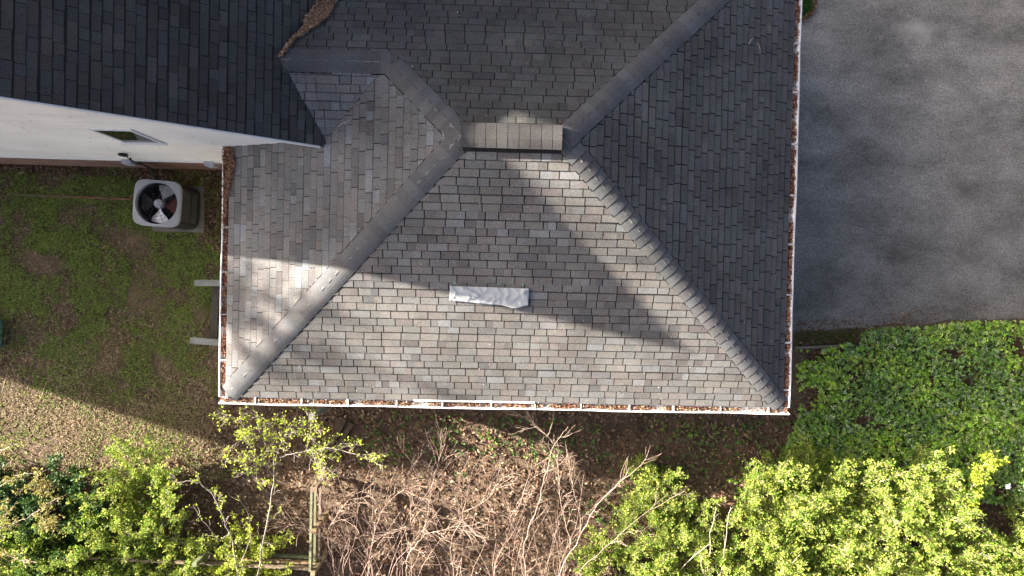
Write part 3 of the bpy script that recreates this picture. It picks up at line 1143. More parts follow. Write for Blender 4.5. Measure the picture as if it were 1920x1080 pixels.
# ------------------------------------------------------------------ leaves, generic scatter builder
def leaf_mesh(name, P, D, Nn, size, aspect, cols, mat, parent=None, fold=0.25):
    """P centres (n,3), D long axis, Nn normals, per-leaf size; each leaf = 2 quads folded on the midrib"""
    n = len(P)
    D = D / np.linalg.norm(D, axis=1, keepdims=True)
    Sd = np.cross(D, Nn)
    Sd /= np.linalg.norm(Sd, axis=1, keepdims=True) + 1e-9
    U = np.cross(Sd, D)
    s = size[:, None]
    a = aspect if np.ndim(aspect) == 0 else aspect[:, None]
    base = P - D * s * 0.5
    tip = P + D * s * 0.5
    m1 = P - D * s * 0.12
    m2 = P + D * s * 0.22
    wv = s * a * 0.5
    l1, l2 = m1 + Sd * wv + U * wv * fold * 2, m2 + Sd * wv * 0.8 + U * wv * fold * 2
    r1, r2 = m1 - Sd * wv + U * wv * fold * 2, m2 - Sd * wv * 0.8 + U * wv * fold * 2
    V = np.stack([base, l1, l2, tip, r2, r1], 1).reshape(-1, 3)
    idx = np.arange(n)[:, None] * 6
    F1 = idx + np.array([[0, 1, 2, 3]])
    F2 = idx + np.array([[0, 3, 4, 5]])
    F = np.concatenate([F1, F2], 0)
    C = np.concatenate([cols, cols], 0)
    return mesh_obj(name, V, F, C, mat, parent)


def rand_dirs(n, up=0.0):
    v = rng.normal(size=(n, 3))
    v[:, 2] = v[:, 2] * 0.5 + up
    return v / np.linalg.norm(v, axis=1, keepdims=True)


def pick(cols, n, var=0.25):
    c = np.asarray(cols)[rng.integers(0, len(cols), n)]
    return c * (1 + rng.uniform(-var, var, (n, 1))) * (1 + rng.uniform(-0.06, 0.06, (n, 3)))


def flat_scatter(name, poly_px, n, size, cols, mat, z=(0.01, 0.03), aspect=0.5, tilt=0.35, zf=None, dens=None, zpx=0.0, var=0.25, elong=None):
    W_ = np.array([(on_plane(x, y, lambda a_, b_: float(zf(a_, b_)), 0.03) if zf is not None else at(x, y, zpx))[:2] for x, y in poly_px])
    lo, hi = W_.min(0), W_.max(0)
    P = np.zeros((0, 2))
    while len(P) < n:
        q = rng.uniform(lo, hi, (n * 2, 2))
        k = inpoly(q[:, 0], q[:, 1], W_)
        if dens is not None:
            k &= rng.random(len(q)) < dens(q[:, 0], q[:, 1])
        P = np.concatenate([P, q[k]])
    P = P[:n]
    zz = rng.uniform(z[0], z[1], n)
    if zf is not None:
        zz = zz + zf(P[:, 0], P[:, 1])
    P3 = np.column_stack([P, zz])
    a = rng.uniform(0, 2 * np.pi, n)
    D = np.column_stack([np.cos(a), np.sin(a), rng.normal(0, tilt, n)])
    Nn = np.column_stack([rng.normal(0, tilt, n), rng.normal(0, tilt, n), np.ones(n)])
    return leaf_mesh(name, P3, D, Nn, rng.uniform(size[0], size[1], n), aspect, pick(cols, n, var), mat)


DEAD = [(0.165, 0.10, 0.06), (0.115, 0.066, 0.04), (0.225, 0.15, 0.093), (0.08, 0.045, 0.03), (0.30, 0.22, 0.15), (0.14, 0.075, 0.045)]
REDL = [(0.27, 0.115, 0.065), (0.18, 0.07, 0.045), (0.36, 0.19, 0.11), (0.12, 0.045, 0.03), (0.42, 0.27, 0.18)]
TAN = [(0.40, 0.25, 0.15), (0.32, 0.18, 0.10), (0.47, 0.32, 0.20), (0.24, 0.12, 0.07)]


# gutter fill
def gutter_fill(a, b, out, n, label, cols):
    t = rng.random(n * 3)
    t = t[rng.random(n * 3) < np.clip(vnoise(t * 60, t * 0 + out[0] * 7, 1.0, 2) * 1.8 - 0.25, 0.12, 1)][:n]
    n = len(t)
    o = rng.uniform(0.015, 0.10, n)
    P = np.column_stack([a[0] + (b[0] - a[0]) * t + out[0] * o, a[1] + (b[1] - a[1]) * t + out[1] * o, zE - 0.035 + rng.uniform(-0.035, 0.03, n)])
    ang = rng.uniform(0, 2 * np.pi, n)
    D = np.column_stack([np.cos(ang), np.sin(ang), rng.normal(0, 0.3, n)])
    Nn = np.column_stack([rng.normal(0, 0.4, (n, 2)), np.ones(n)])
    o = leaf_mesh('gutter_leaves', P, D, Nn, rng.uniform(0.025, 0.055, n), 0.45, pick(cols, n, 0.35), M['dead'])
    tag(o, label, 'leaves', None, 'stuff')


gutter_fill((xW - 0.1, yS), (xE + 0.1, yS), (0, -1), 5200, 'brown leaves filling the long front gutter', TAN + DEAD + REDL[:2] + [(0.55, 0.44, 0.36)])
gutter_fill((xE, yS), (xE, 5.6), (1, 0), 3600, 'brown leaves filling the gutter beside the driveway', REDL)
gutter_fill((xW, yS), (xW, YWALL - 0.03), (-1, 0), 2600, 'brown leaves filling the gutter over the lawn', REDL)

# heap in the corner against the wall, spilling on to the shingles
WP = [(418, 250), (427, 250), (437, 290), (441, 310), (432, 345), (426, 380), (422, 430), (417, 430)]
o = flat_scatter('leaf_heap', WP, 1500, (0.03, 0.06), TAN + REDL, M['dead'], (-0.01, 0.06), 0.4, 0.5, lambda x, y: np.maximum(zE + sW * (x - xW), zE - 0.05) + 0.01, None, 2.85, 0.3)
tag(o, 'brown leaf heap on the roof edge against the cream wall', 'leaves', None, 'stuff')
# valley heap
VP = [(521, 107), (548, 72), (570, 50), (574, 32), (592, 12), (597, -14), (640, -14), (628, 8), (616, 30), (596, 46), (572, 62), (552, 74), (530, 103)]
o = flat_scatter('valley_leaves', VP, 3600, (0.03, 0.065), [(0.46, 0.30, 0.19), (0.38, 0.23, 0.135), (0.55, 0.39, 0.26), (0.28, 0.15, 0.09)], M['dead'], (0.0, 0.09), 0.3, 0.5, lambda x, y: np.maximum(zM + pM * (XM - x), zR - sS * (y - yR)) + 0.02, None, 3.6, 0.3)
tag(o, 'tan leaf drift packed in the valley between the two roofs', 'leaves', None, 'stuff')
# crumbs on the roof
n = 420
q = rng.uniform((xW, yS), (xE, yN), (n, 2))
zz = np.array([roof_z(x, y) for x, y in q]) + 0.02
keep = ~((q[:, 0] < XM + 0.3) & (q[:, 1] > 1.8)) & ((q[:, 1] < -0.6) | (rng.random(n) < 0.4))
q, zz = q[keep], zz[keep]
n = len(q)
ang = rng.uniform(0, 6.28, n)
o = leaf_mesh('roof_debris', np.column_stack([q, zz]), np.column_stack([np.cos(ang), np.sin(ang), np.zeros(n)]), np.column_stack([rng.normal(0, .2, (n, 2)), np.ones(n)]), rng.uniform(0.012, 0.03, n), 0.5, pick([(0.35, 0.26, 0.18), (0.45, 0.40, 0.33), (0.2, 0.11, 0.07)], n, 0.3), M['dead'])
tag(o, 'small leaf crumbs scattered over the garage shingles', 'leaves', None, 'stuff')

# ------------------------------------------------------------------ lawn and litter
# bare soil density shared by grass and straw
def lawn_d(x, y):
    f = fnoise(x, y, 0.9, 0)
    f2 = fnoise(x, y, 2.6, 4)
    return np.clip((f * 0.45 + f2 * 0.45 + fnoise(x, y, 7.0, 15) * 0.35 - 0.43) * 4.0, 0.08, 1) * np.clip((fnoise(x, y, 1.9, 21) - 0.33) * 6, 0.12, 1) * np.clip(1 - (-y + 0.3) / 3.6, 0.12, 1) * np.clip((x + 10.2 + 1.2 * f2) * 2, 0.08, 1)


def blades(name, poly_px, n, cols, dens, hgt, wid, label, lean=0.9, var=0.3):
    W_ = np.array([at(x, y, 0)[:2] for x, y in poly_px])
    lo, hi = W_.min(0), W_.max(0)
    P = np.zeros((0, 2))
    while len(P) < n:
        q = rng.uniform(lo, hi, (n * 2, 2))
        k = inpoly(q[:, 0], q[:, 1], W_) & (rng.random(len(q)) < dens(q[:, 0], q[:, 1]))
        P = np.concatenate([P, q[k]])
    P = P[:n]
    a = rng.uniform(0, 6.28, n)
    h = rng.uniform(hgt[0], hgt[1], n)
    l = rng.uniform(0.2, lean, n) * h
    wv = rng.uniform(wid[0], wid[1], n)
    s = np.column_stack([-np.sin(a), np.cos(a), np.zeros(n)])
    d = np.column_stack([np.cos(a), np.sin(a), np.zeros(n)])
    B = np.column_stack([P, np.full(n, 0.002)])
    up = np.array([0, 0, 1.0])
    m_ = B + d * (l * 0.35)[:, None] + up * (h * 0.6)[:, None]
    t_ = B + d * (l * 1.1)[:, None] + up * (h * 0.75)[:, None]
    w3 = s * wv[:, None]
    V = np.stack([B - w3, B + w3, m_ + w3, m_ - w3, t_], 1).reshape(-1, 3)
    idx = np.arange(n)[:, None] * 5
    F = (idx + np.array([[0, 1, 2, 3]])).tolist() + (idx + np.array([[3, 2, 4]])).tolist()
    c = pick(cols, n, var)
    o = mesh_obj(name, V, F, np.concatenate([c, c]), M['grass'])
    return tag(o, label, 'grass', None, 'stuff')


LAWN = [(-60, 308), (425, 318), (430, 770), (430, 900), (-60, 900)]
blades('grass', LAWN, 60000, [(0.17, 0.275, 0.04), (0.13, 0.235, 0.035), (0.22, 0.31, 0.055), (0.24, 0.275, 0.075), (0.20, 0.20, 0.075)], lawn_d, (0.03, 0.075), (0.005, 0.010), 'patchy short green grass of the lawn beside the house')
blades('dry_grass', LAWN, 30000, [(0.34, 0.27, 0.17), (0.44, 0.35, 0.22), (0.25, 0.19, 0.115), (0.16, 0.11, 0.06)],
       lambda x, y: np.clip(0.25 + 0.75 * (-y - 0.5) / 3.0, 0.12, 1) * np.clip(1.25 - lawn_d(x, y), 0.1, 1) * np.clip(fnoise(x, y, 1.7, 8) * 5.0 - 1.7, 0.08, 1), (0.025, 0.06), (0.004, 0.008), 'dry tan thatch between the grass of the lawn', 1.6)
o = flat_scatter('lawn_leaves', LAWN, 1700, (0.03, 0.08), DEAD, M['dead'], (0.015, 0.05), 0.45, 0.3, None, lambda x, y: np.clip(0.25 + 0.75 * (y > 1.2) + (x > -5.6) * 0.5, 0, 1))
tag(o, 'dead brown leaves strewn over the lawn', 'leaves', None, 'stuff')

o = flat_scatter('mulch', [(-60, 420), (14, 440), (32, 520), (40, 640), (30, 690), (-60, 690)], 2600, (0.025, 0.06), [(0.16, 0.075, 0.045), (0.11, 0.05, 0.03), (0.20, 0.11, 0.07)], M['dead'], (0.01, 0.03), 0.45, 0.35)
tag(o, 'reddish brown mulch strip along the far edge of the lawn', 'mulch', None, 'stuff')
LIT = [(380, 740), (1500, 740), (1500, 640), (2000, 640), (2000, 1160), (-60, 1160), (-60, 880), (380, 860)]
o = flat_scatter('leaf_litter', LIT, 34000, (0.04, 0.10), DEAD, M['dead'], (0.01, 0.07), 0.5, 0.45)
tag(o, 'brown leaf litter covering the ground below the front gutter', 'leaves', None, 'stuff')
o = flat_scatter('foundation_leaves', [(-30, 306), (415, 318), (415, 470), (385, 470), (385, 345), (240, 335), (-30, 322)], 1500, (0.05, 0.1), DEAD, M['dead'], (0.02, 0.06), 0.45, 0.4)
tag(o, 'dead leaves gathered along the foot of the brick wall', 'leaves', None, 'stuff')
# driveway edge debris and a few stray leaves
o = flat_scatter('driveway_leaves', [(1490, 606), (1640, 590), (1920, 560), (1920, 604), (1700, 612), (1490, 622)], 520, (0.02, 0.055), TAN + DEAD, M['dead'], (0.01, 0.02), 0.45, 0.2, None, lambda x, y: np.clip(fnoise(x, y, 1.5, 2) * 2.2 - 0.7, 0.03, 1))
tag(o, 'small brown leaves along the lower edge of the driveway', 'leaves', None, 'stuff')
o = flat_scatter('stray_leaves', [(1500, 60), (1920, -20), (1920, 600), (1490, 615)], 150, (0.015, 0.045), TAN + DEAD + [(0.05, 0.04, 0.03)], M['dead'], (0.01, 0.02), 0.45, 0.2, None, lambda x, y: np.clip(0.15 + (-y) * 0.5, 0.1, 1))
tag(o, 'stray leaf bits scattered over the open driveway', 'leaves', None, 'stuff')


# ------------------------------------------------------------------ ground cover on the right
def cover(name, poly_px, nclump, cols, label, hz=(0.06, 0.22), size=(0.045, 0.08), dens=None, per=6, mat='ivy'):
    W_ = np.array([at(x, y, 0)[:2] for x, y in poly_px])
    lo, hi = W_.min(0), W_.max(0)
    P = np.zeros((0, 2))
    while len(P) < nclump:
        q = rng.uniform(lo, hi, (nclump * 2, 2))
        k = inpoly(q[:, 0], q[:, 1], W_)
        if dens is not None:
            k &= rng.random(len(q)) < dens(q[:, 0], q[:, 1])
        P = np.concatenate([P, q[k]])
    P = P[:nclump]
    h = rng.uniform(hz[0], hz[1], nclump) * (0.5 + fnoise(P[:, 0], P[:, 1], 1.3, 6))
    cc = pick(cols, nclump, 0.25)
    kp = fnoise(P[:, 0], P[:, 1], 1.5, 17)[:, None]
    cc = cc * (0.55 + 0.9 * kp) * np.where(kp > 0.52, np.array([[1.08, 1.03, 0.8]]), np.array([[0.94, 0.98, 1.05]]))
    PP = np.repeat(np.column_stack([P, h]), per, 0)
    n = len(PP)
    a = (np.tile(np.arange(per), nclump) / per * 2 * np.pi) + np.repeat(rng.uniform(0, 6, nclump), per) + rng.normal(0, 0.25, n)
    sz = rng.uniform(size[0], size[1], n)
    D = np.column_stack([np.cos(a), np.sin(a), rng.normal(0.05, 0.5, n)])
    PP = PP + D * sz[:, None] * 0.55
    Nn = np.column_stack([rng.normal(0, 0.6, (n, 2)), np.ones(n)])
    o = leaf_mesh(name, PP, D, Nn, sz, 0.62, np.repeat(cc, per, 0) * (1 + rng.uniform(-0.3, 0.3, (n, 1))), M[mat])
    return tag(o, label, 'ground cover', None, 'stuff')


GC = [(1490, 655), (1600, 640), (1625, 612), (1720, 612), (1800, 602), (1990, 600), (1990, 960), (1450, 880), (1490, 780)]
cover('ground_cover', GC, 13500, [(0.25, 0.44, 0.07), (0.29, 0.52, 0.07), (0.30, 0.44, 0.16), (0.42, 0.58, 0.10), (0.44, 0.53, 0.26), (0.13, 0.23, 0.06)], 'low green leafy ground cover between the driveway and the shrubs', (0.04, 0.30), (0.026, 0.055),
      lambda x, y: np.clip(fnoise(x, y, 2.0, 3) * 6.0 - 2.7 - np.clip((7.2 - x) * 0.55, 0, 0.8) + np.clip((-1.9 - y) * 0.6, 0, 0.7) + np.clip((x - 5.8) * 0.5, 0, 1.0), 0.03, 1))
cover('sprouts', [(620, 770), (1500, 790), (1500, 1000), (1180, 1000), (640, 860)], 900, [(0.11, 0.20, 0.04), (0.14, 0.24, 0.05)], 'green sprouts growing through the leaf litter below the gutter', (0.03, 0.09), (0.03, 0.055),
      lambda x, y: np.clip(fnoise(x, y, 1.1, 12) * 5 - 2.3 + np.clip((x - 3) * 0.5, 0, 0.7), 0.02, 1), 5)
blades('verge_grass', [(1488, 622), (1560, 620), (1610, 616), (1600, 645), (1490, 655)], 2600, [(0.12, 0.13, 0.03), (0.09, 0.115, 0.025), (0.20, 0.15, 0.07)], lambda x, y: np.ones(len(x)), (0.03, 0.06), (0.004, 0.007), 'yellowish grass strip along the lower edge of the driveway')
blades('bed_grass', [(1480, 34), (1508, 32), (1522, 20), (1527, -40), (1480, -40)], 2200, [(0.03, 0.085, 0.012), (0.045, 0.11, 0.016)], lambda x, y: np.ones(len(x)), (0.04, 0.09), (0.004, 0.008), 'dark green grass patch beside the top of the driveway gutter')
o = flat_scatter('bed_leaves', [(1490, 42), (1512, 40), (1528, 22), (1534, -20), (1526, -20), (1518, 20), (1504, 32), (1490, 33)], 420, (0.03, 0.06), TAN + DEAD, M['dead'], (0.02, 0.05), 0.45, 0.3)
tag(o, 'brown leaves edging the dark grass patch by the driveway', 'leaves', None, 'stuff')
# soil bed under that grass patch lies on the asphalt edge
mb = MB()
bed = [at(1470, 40, 0), at(1505, 38, 0), at(1520, 26, 0), at(1531, 4, 0), at(1534, -40, 0), at(1470, -40, 0)]
mb.face([(p.x, p.y, 0.010) for p in bed][::-1])
tag(mb.build('planting_bed_ground', M['ground']), kind='structure')


# ------------------------------------------------------------------ small wooden things
def wcol(b=1.0):
    k = random.uniform(0.85, 1.15) * b
    return (0.145 * k, 0.145 * k, 0.13 * k)


fr_t = thing('timber_frame', 'weathered grey timber frame on the lawn half hidden under the gutter', 'timber frame', tuple(at(405, 585, 0)))
zt_ = 0.42
for (pa, pb2) in (((366, 530.5), (436, 530.5)), ((358, 638), (436, 644))):
    a, b_ = at(*pa, zt_), at(*pb2, zt_)
    mb = MB()
    mb.beam(a, b_, 0.125, 0.09, (0.21, 0.225, 0.22))
    mb.build('cross_beam', M['wood'], fr_t)
    mb = MB()
    for q in (a.lerp(b_, 0.82),):
        mb.box((q.x, q.y, zt_ / 2 - 0.022), (0.09, 0.09, zt_ - 0.046), None, wcol(0.8))
    mb.build('leg', M['wood'], fr_t)
mb = MB()
a, b_ = at(406, 537, 0.20), at(402, 634, 0.20)
mb.beam(a, b_, 0.14, 0.10, (0.055, 0.05, 0.042))
mb.build('long_beam', M['wood'], fr_t)

# edging boards
mb = MB()
for i in range(5):
    a, b_ = at(30 + 44 * i, 365 + 1.8 * i, 0.03), at(72 + 44 * i, 366.8 + 1.8 * i, 0.03)
    mb.beam(a, b_, 0.045, 0.06, (0.16 * (0.8 + 0.1 * i), 0.11, 0.06))
tag(mb.build('edging_board', M['wood']), 'thin wooden edging board crossing the lawn beside the air conditioner', 'edging')
mb = MB()
mb.beam(at(1492, 652, 0.05), at(1588, 648, 0.05), 0.05, 0.10, (0.20, 0.175, 0.14))
tag(mb.build('edging_timber', M['wood']), 'pale edging timber below the driveway beside the garage corner', 'edging')

# teal panel at the lawn's far edge
a = at(-14, 600, 0.3)
b_ = at(-16, 650, 0.3)
tt = thing('plastic_bin', 'clear teal plastic bin on the lawn at the far edge', 'bin', tuple(at(-22, 626, 0)))
mb = MB()
x1p, ya, yb2 = a.x, a.y, b_.y
for q in (((x1p - 0.4, (ya + yb2) / 2, 0.152), (0.8, ya - yb2, 0.016)),):
    mb.box(*q)
for q in (((x1p - 0.007, (ya + yb2) / 2, 0.15), (0.014, ya - yb2, 0.30)), ((x1p - 0.8, (ya + yb2) / 2, 0.15), (0.014, ya - yb2, 0.30)),
          ((x1p - 0.4, ya + 0.008, 0.15), (0.82, 0.014, 0.30)), ((x1p - 0.4, yb2 - 0.008, 0.15), (0.82, 0.014, 0.30))):
    mb.box(*q)
mb.build('tub', M['teal'], tt)
mb = MB()
for q in (((x1p + 0.004, (ya + yb2) / 2, 0.307), (0.035, ya - yb2 + 0.05, 0.014)), ((x1p - 0.4, ya + 0.012, 0.307), (0.78, 0.035, 0.014))):
    mb.box(*q)
mb.build('rim', M['teal'], tt)

# white ball in the shrubs at the right
p = at(1890, 912, 0.55)
mb = MB()
R0 = 0.05
for i in range(6):
    for k in range(10):
        t0, t1 = math.pi * i / 6, math.pi * (i + 1) / 6
        f0, f1 = 2 * math.pi * k / 10, 2 * math.pi * (k + 1) / 10
        s = lambda t, f: (p.x + R0 * math.sin(t) * math.cos(f), p.y + R0 * math.sin(t) * math.sin(f), p.z + R0 * math.cos(t))
        mb.face([s(t0, f0), s(t1, f0), s(t1, f1), s(t0, f1)])
        # petals
for k in range(5):
    a = 2 * math.pi * k / 5
    mb.face([(p.x, p.y, p.z + R0 * 0.9), (p.x + 0.06 * math.cos(a - 0.4), p.y + 0.06 * math.sin(a - 0.4), p.z + 0.02), (p.x + 0.075 * math.cos(a), p.y + 0.075 * math.sin(a), p.z), (p.x + 0.06 * math.cos(a + 0.4), p.y + 0.06 * math.sin(a + 0.4), p.z + 0.02)])
fl = thing('flower', 'single white flower head among the green shrubs near the right edge', 'flower', (p.x, p.y, 0))
mb.build('bloom', M['white_plastic'], fl)
mb = MB()
mb.tube([(p.x + 0.05, p.y, 0), (p.x + 0.02, p.y, 0.3), (p.x, p.y, p.z - 0.03)], 0.006, 5, (0.08, 0.14, 0.03))
mb.build('stem', M['bark_pale'], fl)

# ------------------------------------------------------------------ split rail fence
fence = thing('rail_fence', 'weathered wooden rail fence turning a corner among the bare saplings', 'fence', tuple(at(590, 985, 0)))
FX0, FX1 = at(584, 912, 0.9), at(588, 1066, 0.9)
wood_c = lambda: tuple(c * random.uniform(0.75, 1.1) for c in (0.22, 0.19, 0.115))
yA, yB = FX0.y, FX1.y
xF = (FX0.x + FX1.x) / 2
for hz_ in (1.02, 0.68, 0.34):
    mb = MB()
    mb.beam((xF + random.uniform(-.02, .02), yA + 0.05, hz_), (xF, yB, hz_ - 0.02), 0.045, 0.10, wood_c())
    mb.build('rail', M['wood'], fence)
    mb = MB()
    mb.beam((xF, yB - 0.03, hz_ * 0.8 + 0.01), (xF - 4.6, yB + 0.10, hz_ * 0.72), 0.045, 0.10, wood_c())
    mb.build('rail', M['wood'], fence)
for (x, y) in ((xF, yA), (xF + 0.01, (yA + yB) / 2 - 0.0), (xF, yB - 0.02), (xF - 2.3, yB + 0.13), (xF - 4.6, yB + 0.19)):
    mb = MB()
    mb.box((x + 0.07, y, 0.55), (0.085, 0.085, 1.10), None, wood_c())
    mb.build('post', M['wood'], fence)
# single post below the front gutter and old boards beside it
pp = at(589, 778, 1.1)
mb = MB()
mb.box((pp.x, pp.y, 0.62), (0.10, 0.10, 1.24), None, (0.16, 0.17, 0.14))
mb.box((pp.x, pp.y, 1.255), (0.12, 0.12, 0.03), None, (0.17, 0.18, 0.15))
tag(mb.build('fence_post', M['wood']), 'single grey green post standing just below the front gutter', 'post')
mb = MB()
for k in range(4):
    a, b_ = at(600 + 9 * k, 862 - 6 * k, 0.05 + 0.03 * (k % 2)), at(640 + 7 * k, 782 + 4 * k, 0.05 + 0.03 * (k % 2))
    mb.beam(a, b_, 0.09, 0.025, (0.06, 0.045, 0.03))
tag(mb.build('board_pile', M['wood']), 'dark old boards lying in the leaf litter by the post', 'boards')


# ------------------------------------------------------------------ sticks on the lawn
def stick(pl, r, label, col):
    mb = MB()
    mb.tube([at(x, y, 0.03) for x, y in pl], [r] * (len(pl) - 1) + [r * 0.6], 5, col)
    tag(mb.build('stick', M['bark_pale']), label, 'stick')


stick([(88, 714), (80, 740), (70, 760)], 0.013, 'pale stick lying across the shade edge on the lawn', (0.30, 0.22, 0.12))
stick([(14, 700), (4, 735)], 0.012, 'pale stick on the sunlit thatch at the far edge of the lawn', (0.33, 0.25, 0.14))
stick([(66, 707), (40, 730)], 0.010, 'dark stick on the sunlit thatch beside the pale stick', (0.09, 0.07, 0.05))
stick([(205, 722), (211, 770)], 0.008, 'thin brown stick on the shaded lawn above the lime shrub', (0.20, 0.14, 0.09))


# ------------------------------------------------------------------ trees and shrubs
LIME = [(0.31, 0.38, 0.055), (0.24, 0.35, 0.045), (0.37, 0.42, 0.075), (0.17, 0.28, 0.035), (0.42, 0.45, 0.11), (0.12, 0.21, 0.025)]
DARKG = [(0.035, 0.085, 0.02), (0.05, 0.11, 0.025), (0.07, 0.13, 0.05), (0.10, 0.17, 0.05)]
OLIVE = [(0.34, 0.30, 0.085), (0.28, 0.27, 0.07), (0.40, 0.33, 0.12), (0.22, 0.24, 0.06)]
YEL = [(0.36, 0.44, 0.045), (0.42, 0.47, 0.06), (0.30, 0.40, 0.04)]
PALE = (0.35, 0.30, 0.25)
GREYB = (0.27, 0.24, 0.20)


def smooth(pts, sub=4):
    pts = [np.array(p, float) for p in pts]
    if len(pts) < 3:
        return [pts[0] + (pts[-1] - pts[0]) * k / sub for k in range(sub + 1)]
    out = []
    for i in range(len(pts) - 1):
        p0 = pts[max(i - 1, 0)]
        p1, p2 = pts[i], pts[i + 1]
        p3 = pts[min(i + 2, len(pts) - 1)]
        for k in range(sub):
            t = k / sub
            out.append(0.5 * ((2 * p1) + (-p0 + p2) * t + (2 * p0 - 5 * p1 + 4 * p2 - p3) * t * t + (-p0 + 3 * p1 - 3 * p2 + p3) * t ** 3))
    out.append(pts[-1])
    return out


class Plant:
    def __init__(self):
        self.wood = MB()
        self.nodes = []      # (position, direction) that carry leaf clusters

    def limb(self, pts, r0, r1, twigs=0, tlen=0.5, depth=1, col=PALE, leafy=True, spread=0.9, sub=4, upbias=0.15, sides=5, leaf_from=0.0):
        P = smooth(pts, sub)
        n = len(P)
        for i in range(1, n - 1):
            P[i] = P[i] + rng.normal(0, 0.012, 3) * min(1, r0 / 0.01)
        rad = [r0 + (r1 - r0) * (i / (n - 1)) ** 0.8 for i in range(n)]
        k = random.uniform(0.85, 1.12)
        self.wood.tube(P, rad, sides, tuple(c * k for c in col), False)
        seg = np.linalg.norm(np.diff(np.array(P), axis=0), axis=1)
        cum = np.concatenate([[0], np.cumsum(seg)])
        L = cum[-1]

        def at_s(s):
            i = int(np.clip(np.searchsorted(cum, s) - 1, 0, n - 2))
            f = (s - cum[i]) / max(seg[i], 1e-6)
            d = P[i + 1] - P[i]
            return P[i] + d * f, d / (np.linalg.norm(d) + 1e-9)
        if leafy:
            step = 0.085
            s = L * leaf_from + step * 0.5
            while s < L:
                p, d = at_s(s)
                self.nodes.append((p, d))
                s += step * random.uniform(0.7, 1.3)
            self.nodes.append((P[-1], d if leafy and L > step else np.array([0, 0, 1.0])))
        for k in range(twigs):
            s = L * (0.15 + 0.83 * (k + random.random()) / twigs)
            p, d = at_s(s)
            v = rng.normal(0, 1, 3)
            v -= d * v.dot(d)
            v /= np.linalg.norm(v) + 1e-9
            a = random.uniform(0.5, 1.0) * spread
            q = d * math.cos(a) + v * math.sin(a) + np.array([0, 0, upbias])
            q /= np.linalg.norm(q)
            ln = tlen * random.uniform(0.5, 1.2) * (1 - 0.45 * s / L)
            rr = max((r0 + (r1 - r0) * s / L) * 0.5, 0.0028)
            mid = p + q * ln * 0.5 + rng.normal(0, 0.05 * ln, 3)
            end = p + q * ln + rng.normal(0, 0.08 * ln, 3) + np.array([0, 0, 0.05 * ln])
            for z_ in (mid, end):
                z_[2] = max(z_[2], 0.06)
            self.limb([p, mid, end], rr, max(rr * 0.4, 0.002), (twigs + 1) // 2 if depth > 1 else 0, tlen * 0.5, depth - 1, col, leafy, spread, 3, upbias, max(3, sides - 1))

    def finish(self, name, label, cat, base, cols, leaves=(3, 5), size=(0.04, 0.07), aspect=0.55, group=None, mat='leaf', frac=1.0, upl=0.5, wood_mat='bark_pale', fold=0.2):
        t = thing(name, label, cat, tuple(base), group)
        self.wood.build('trunk', M[wood_mat], t)
        if self.nodes and leaves[1] > 0:
            PP, DD, CC = [], [], []
            for (p, d) in self.nodes:
                if random.random() > frac:
                    continue
                k = random.randint(*leaves)
                cc = np.array(random.choice(cols)) * random.uniform(0.8, 1.2)
                v = rng.normal(0, 1, (k, 3)) + np.array(d) * 0.7 + np.array([0, 0, upl])
                v /= np.linalg.norm(v, axis=1, keepdims=True)
                PP.append(np.tile(p, (k, 1)) + v * 0.03)
                DD.append(v)
                CC.append(np.tile(cc, (k, 1)))
            P, D, C = np.concatenate(PP), np.concatenate(DD), np.concatenate(CC)
            n = len(P)
            sz = rng.uniform(size[0], size[1], n)
            P = P + D * sz[:, None] * 0.4
            P[:, 2] = np.maximum(P[:, 2], 0.03)
            Nn = rng.normal(0, 0.55, (n, 3)) + np.array([-0.35, 0.1, 0.8])
            leaf_mesh('crown', P, D, Nn, sz, aspect, C * (1 + rng.uniform(-0.12, 0.12, (n, 1))), M[mat], t, fold)
        return t


def W3(px, py, z):
    return np.array(at(px, py, z))


def shrub(name, label, cat, basepx, stems, cols, h, rad, twigs=8, tlen=0.45, depth=2, leaves=(3, 5), size=(0.045, 0.075), group=None, frac=1.0, col=GREYB, lean=(0, 0), mat='leaf', r0=0.014, leaf_from=0.25):
    b = np.array(at(*basepx, 0))
    p = Plant()
    for k in range(stems):
        a = 2 * math.pi * (k + random.random() * 0.7) / stems
        rr = rad * math.sqrt(random.uniform(0.08, 1.0))
        hh = h * random.uniform(0.65, 1.05) * (1 - 0.28 * (rr / rad) ** 2)
        o = np.array([math.cos(a) * rr + lean[0] * hh, math.sin(a) * rr + lean[1] * hh, 0])
        s = b + np.array([math.cos(a), math.sin(a), 0]) * 0.12
        m1 = s + o * 0.35 + np.array([0, 0, hh * 0.5])
        e = s + o + np.array([0, 0, hh])
        p.limb([s, m1, e], r0 * random.uniform(0.8, 1.2), 0.004, twigs, tlen, depth, col, True, 0.95, 4, 0.2, 5, leaf_from)
    return p.finish(name, label, cat, b, cols, leaves, size, 0.6, group, mat, frac)


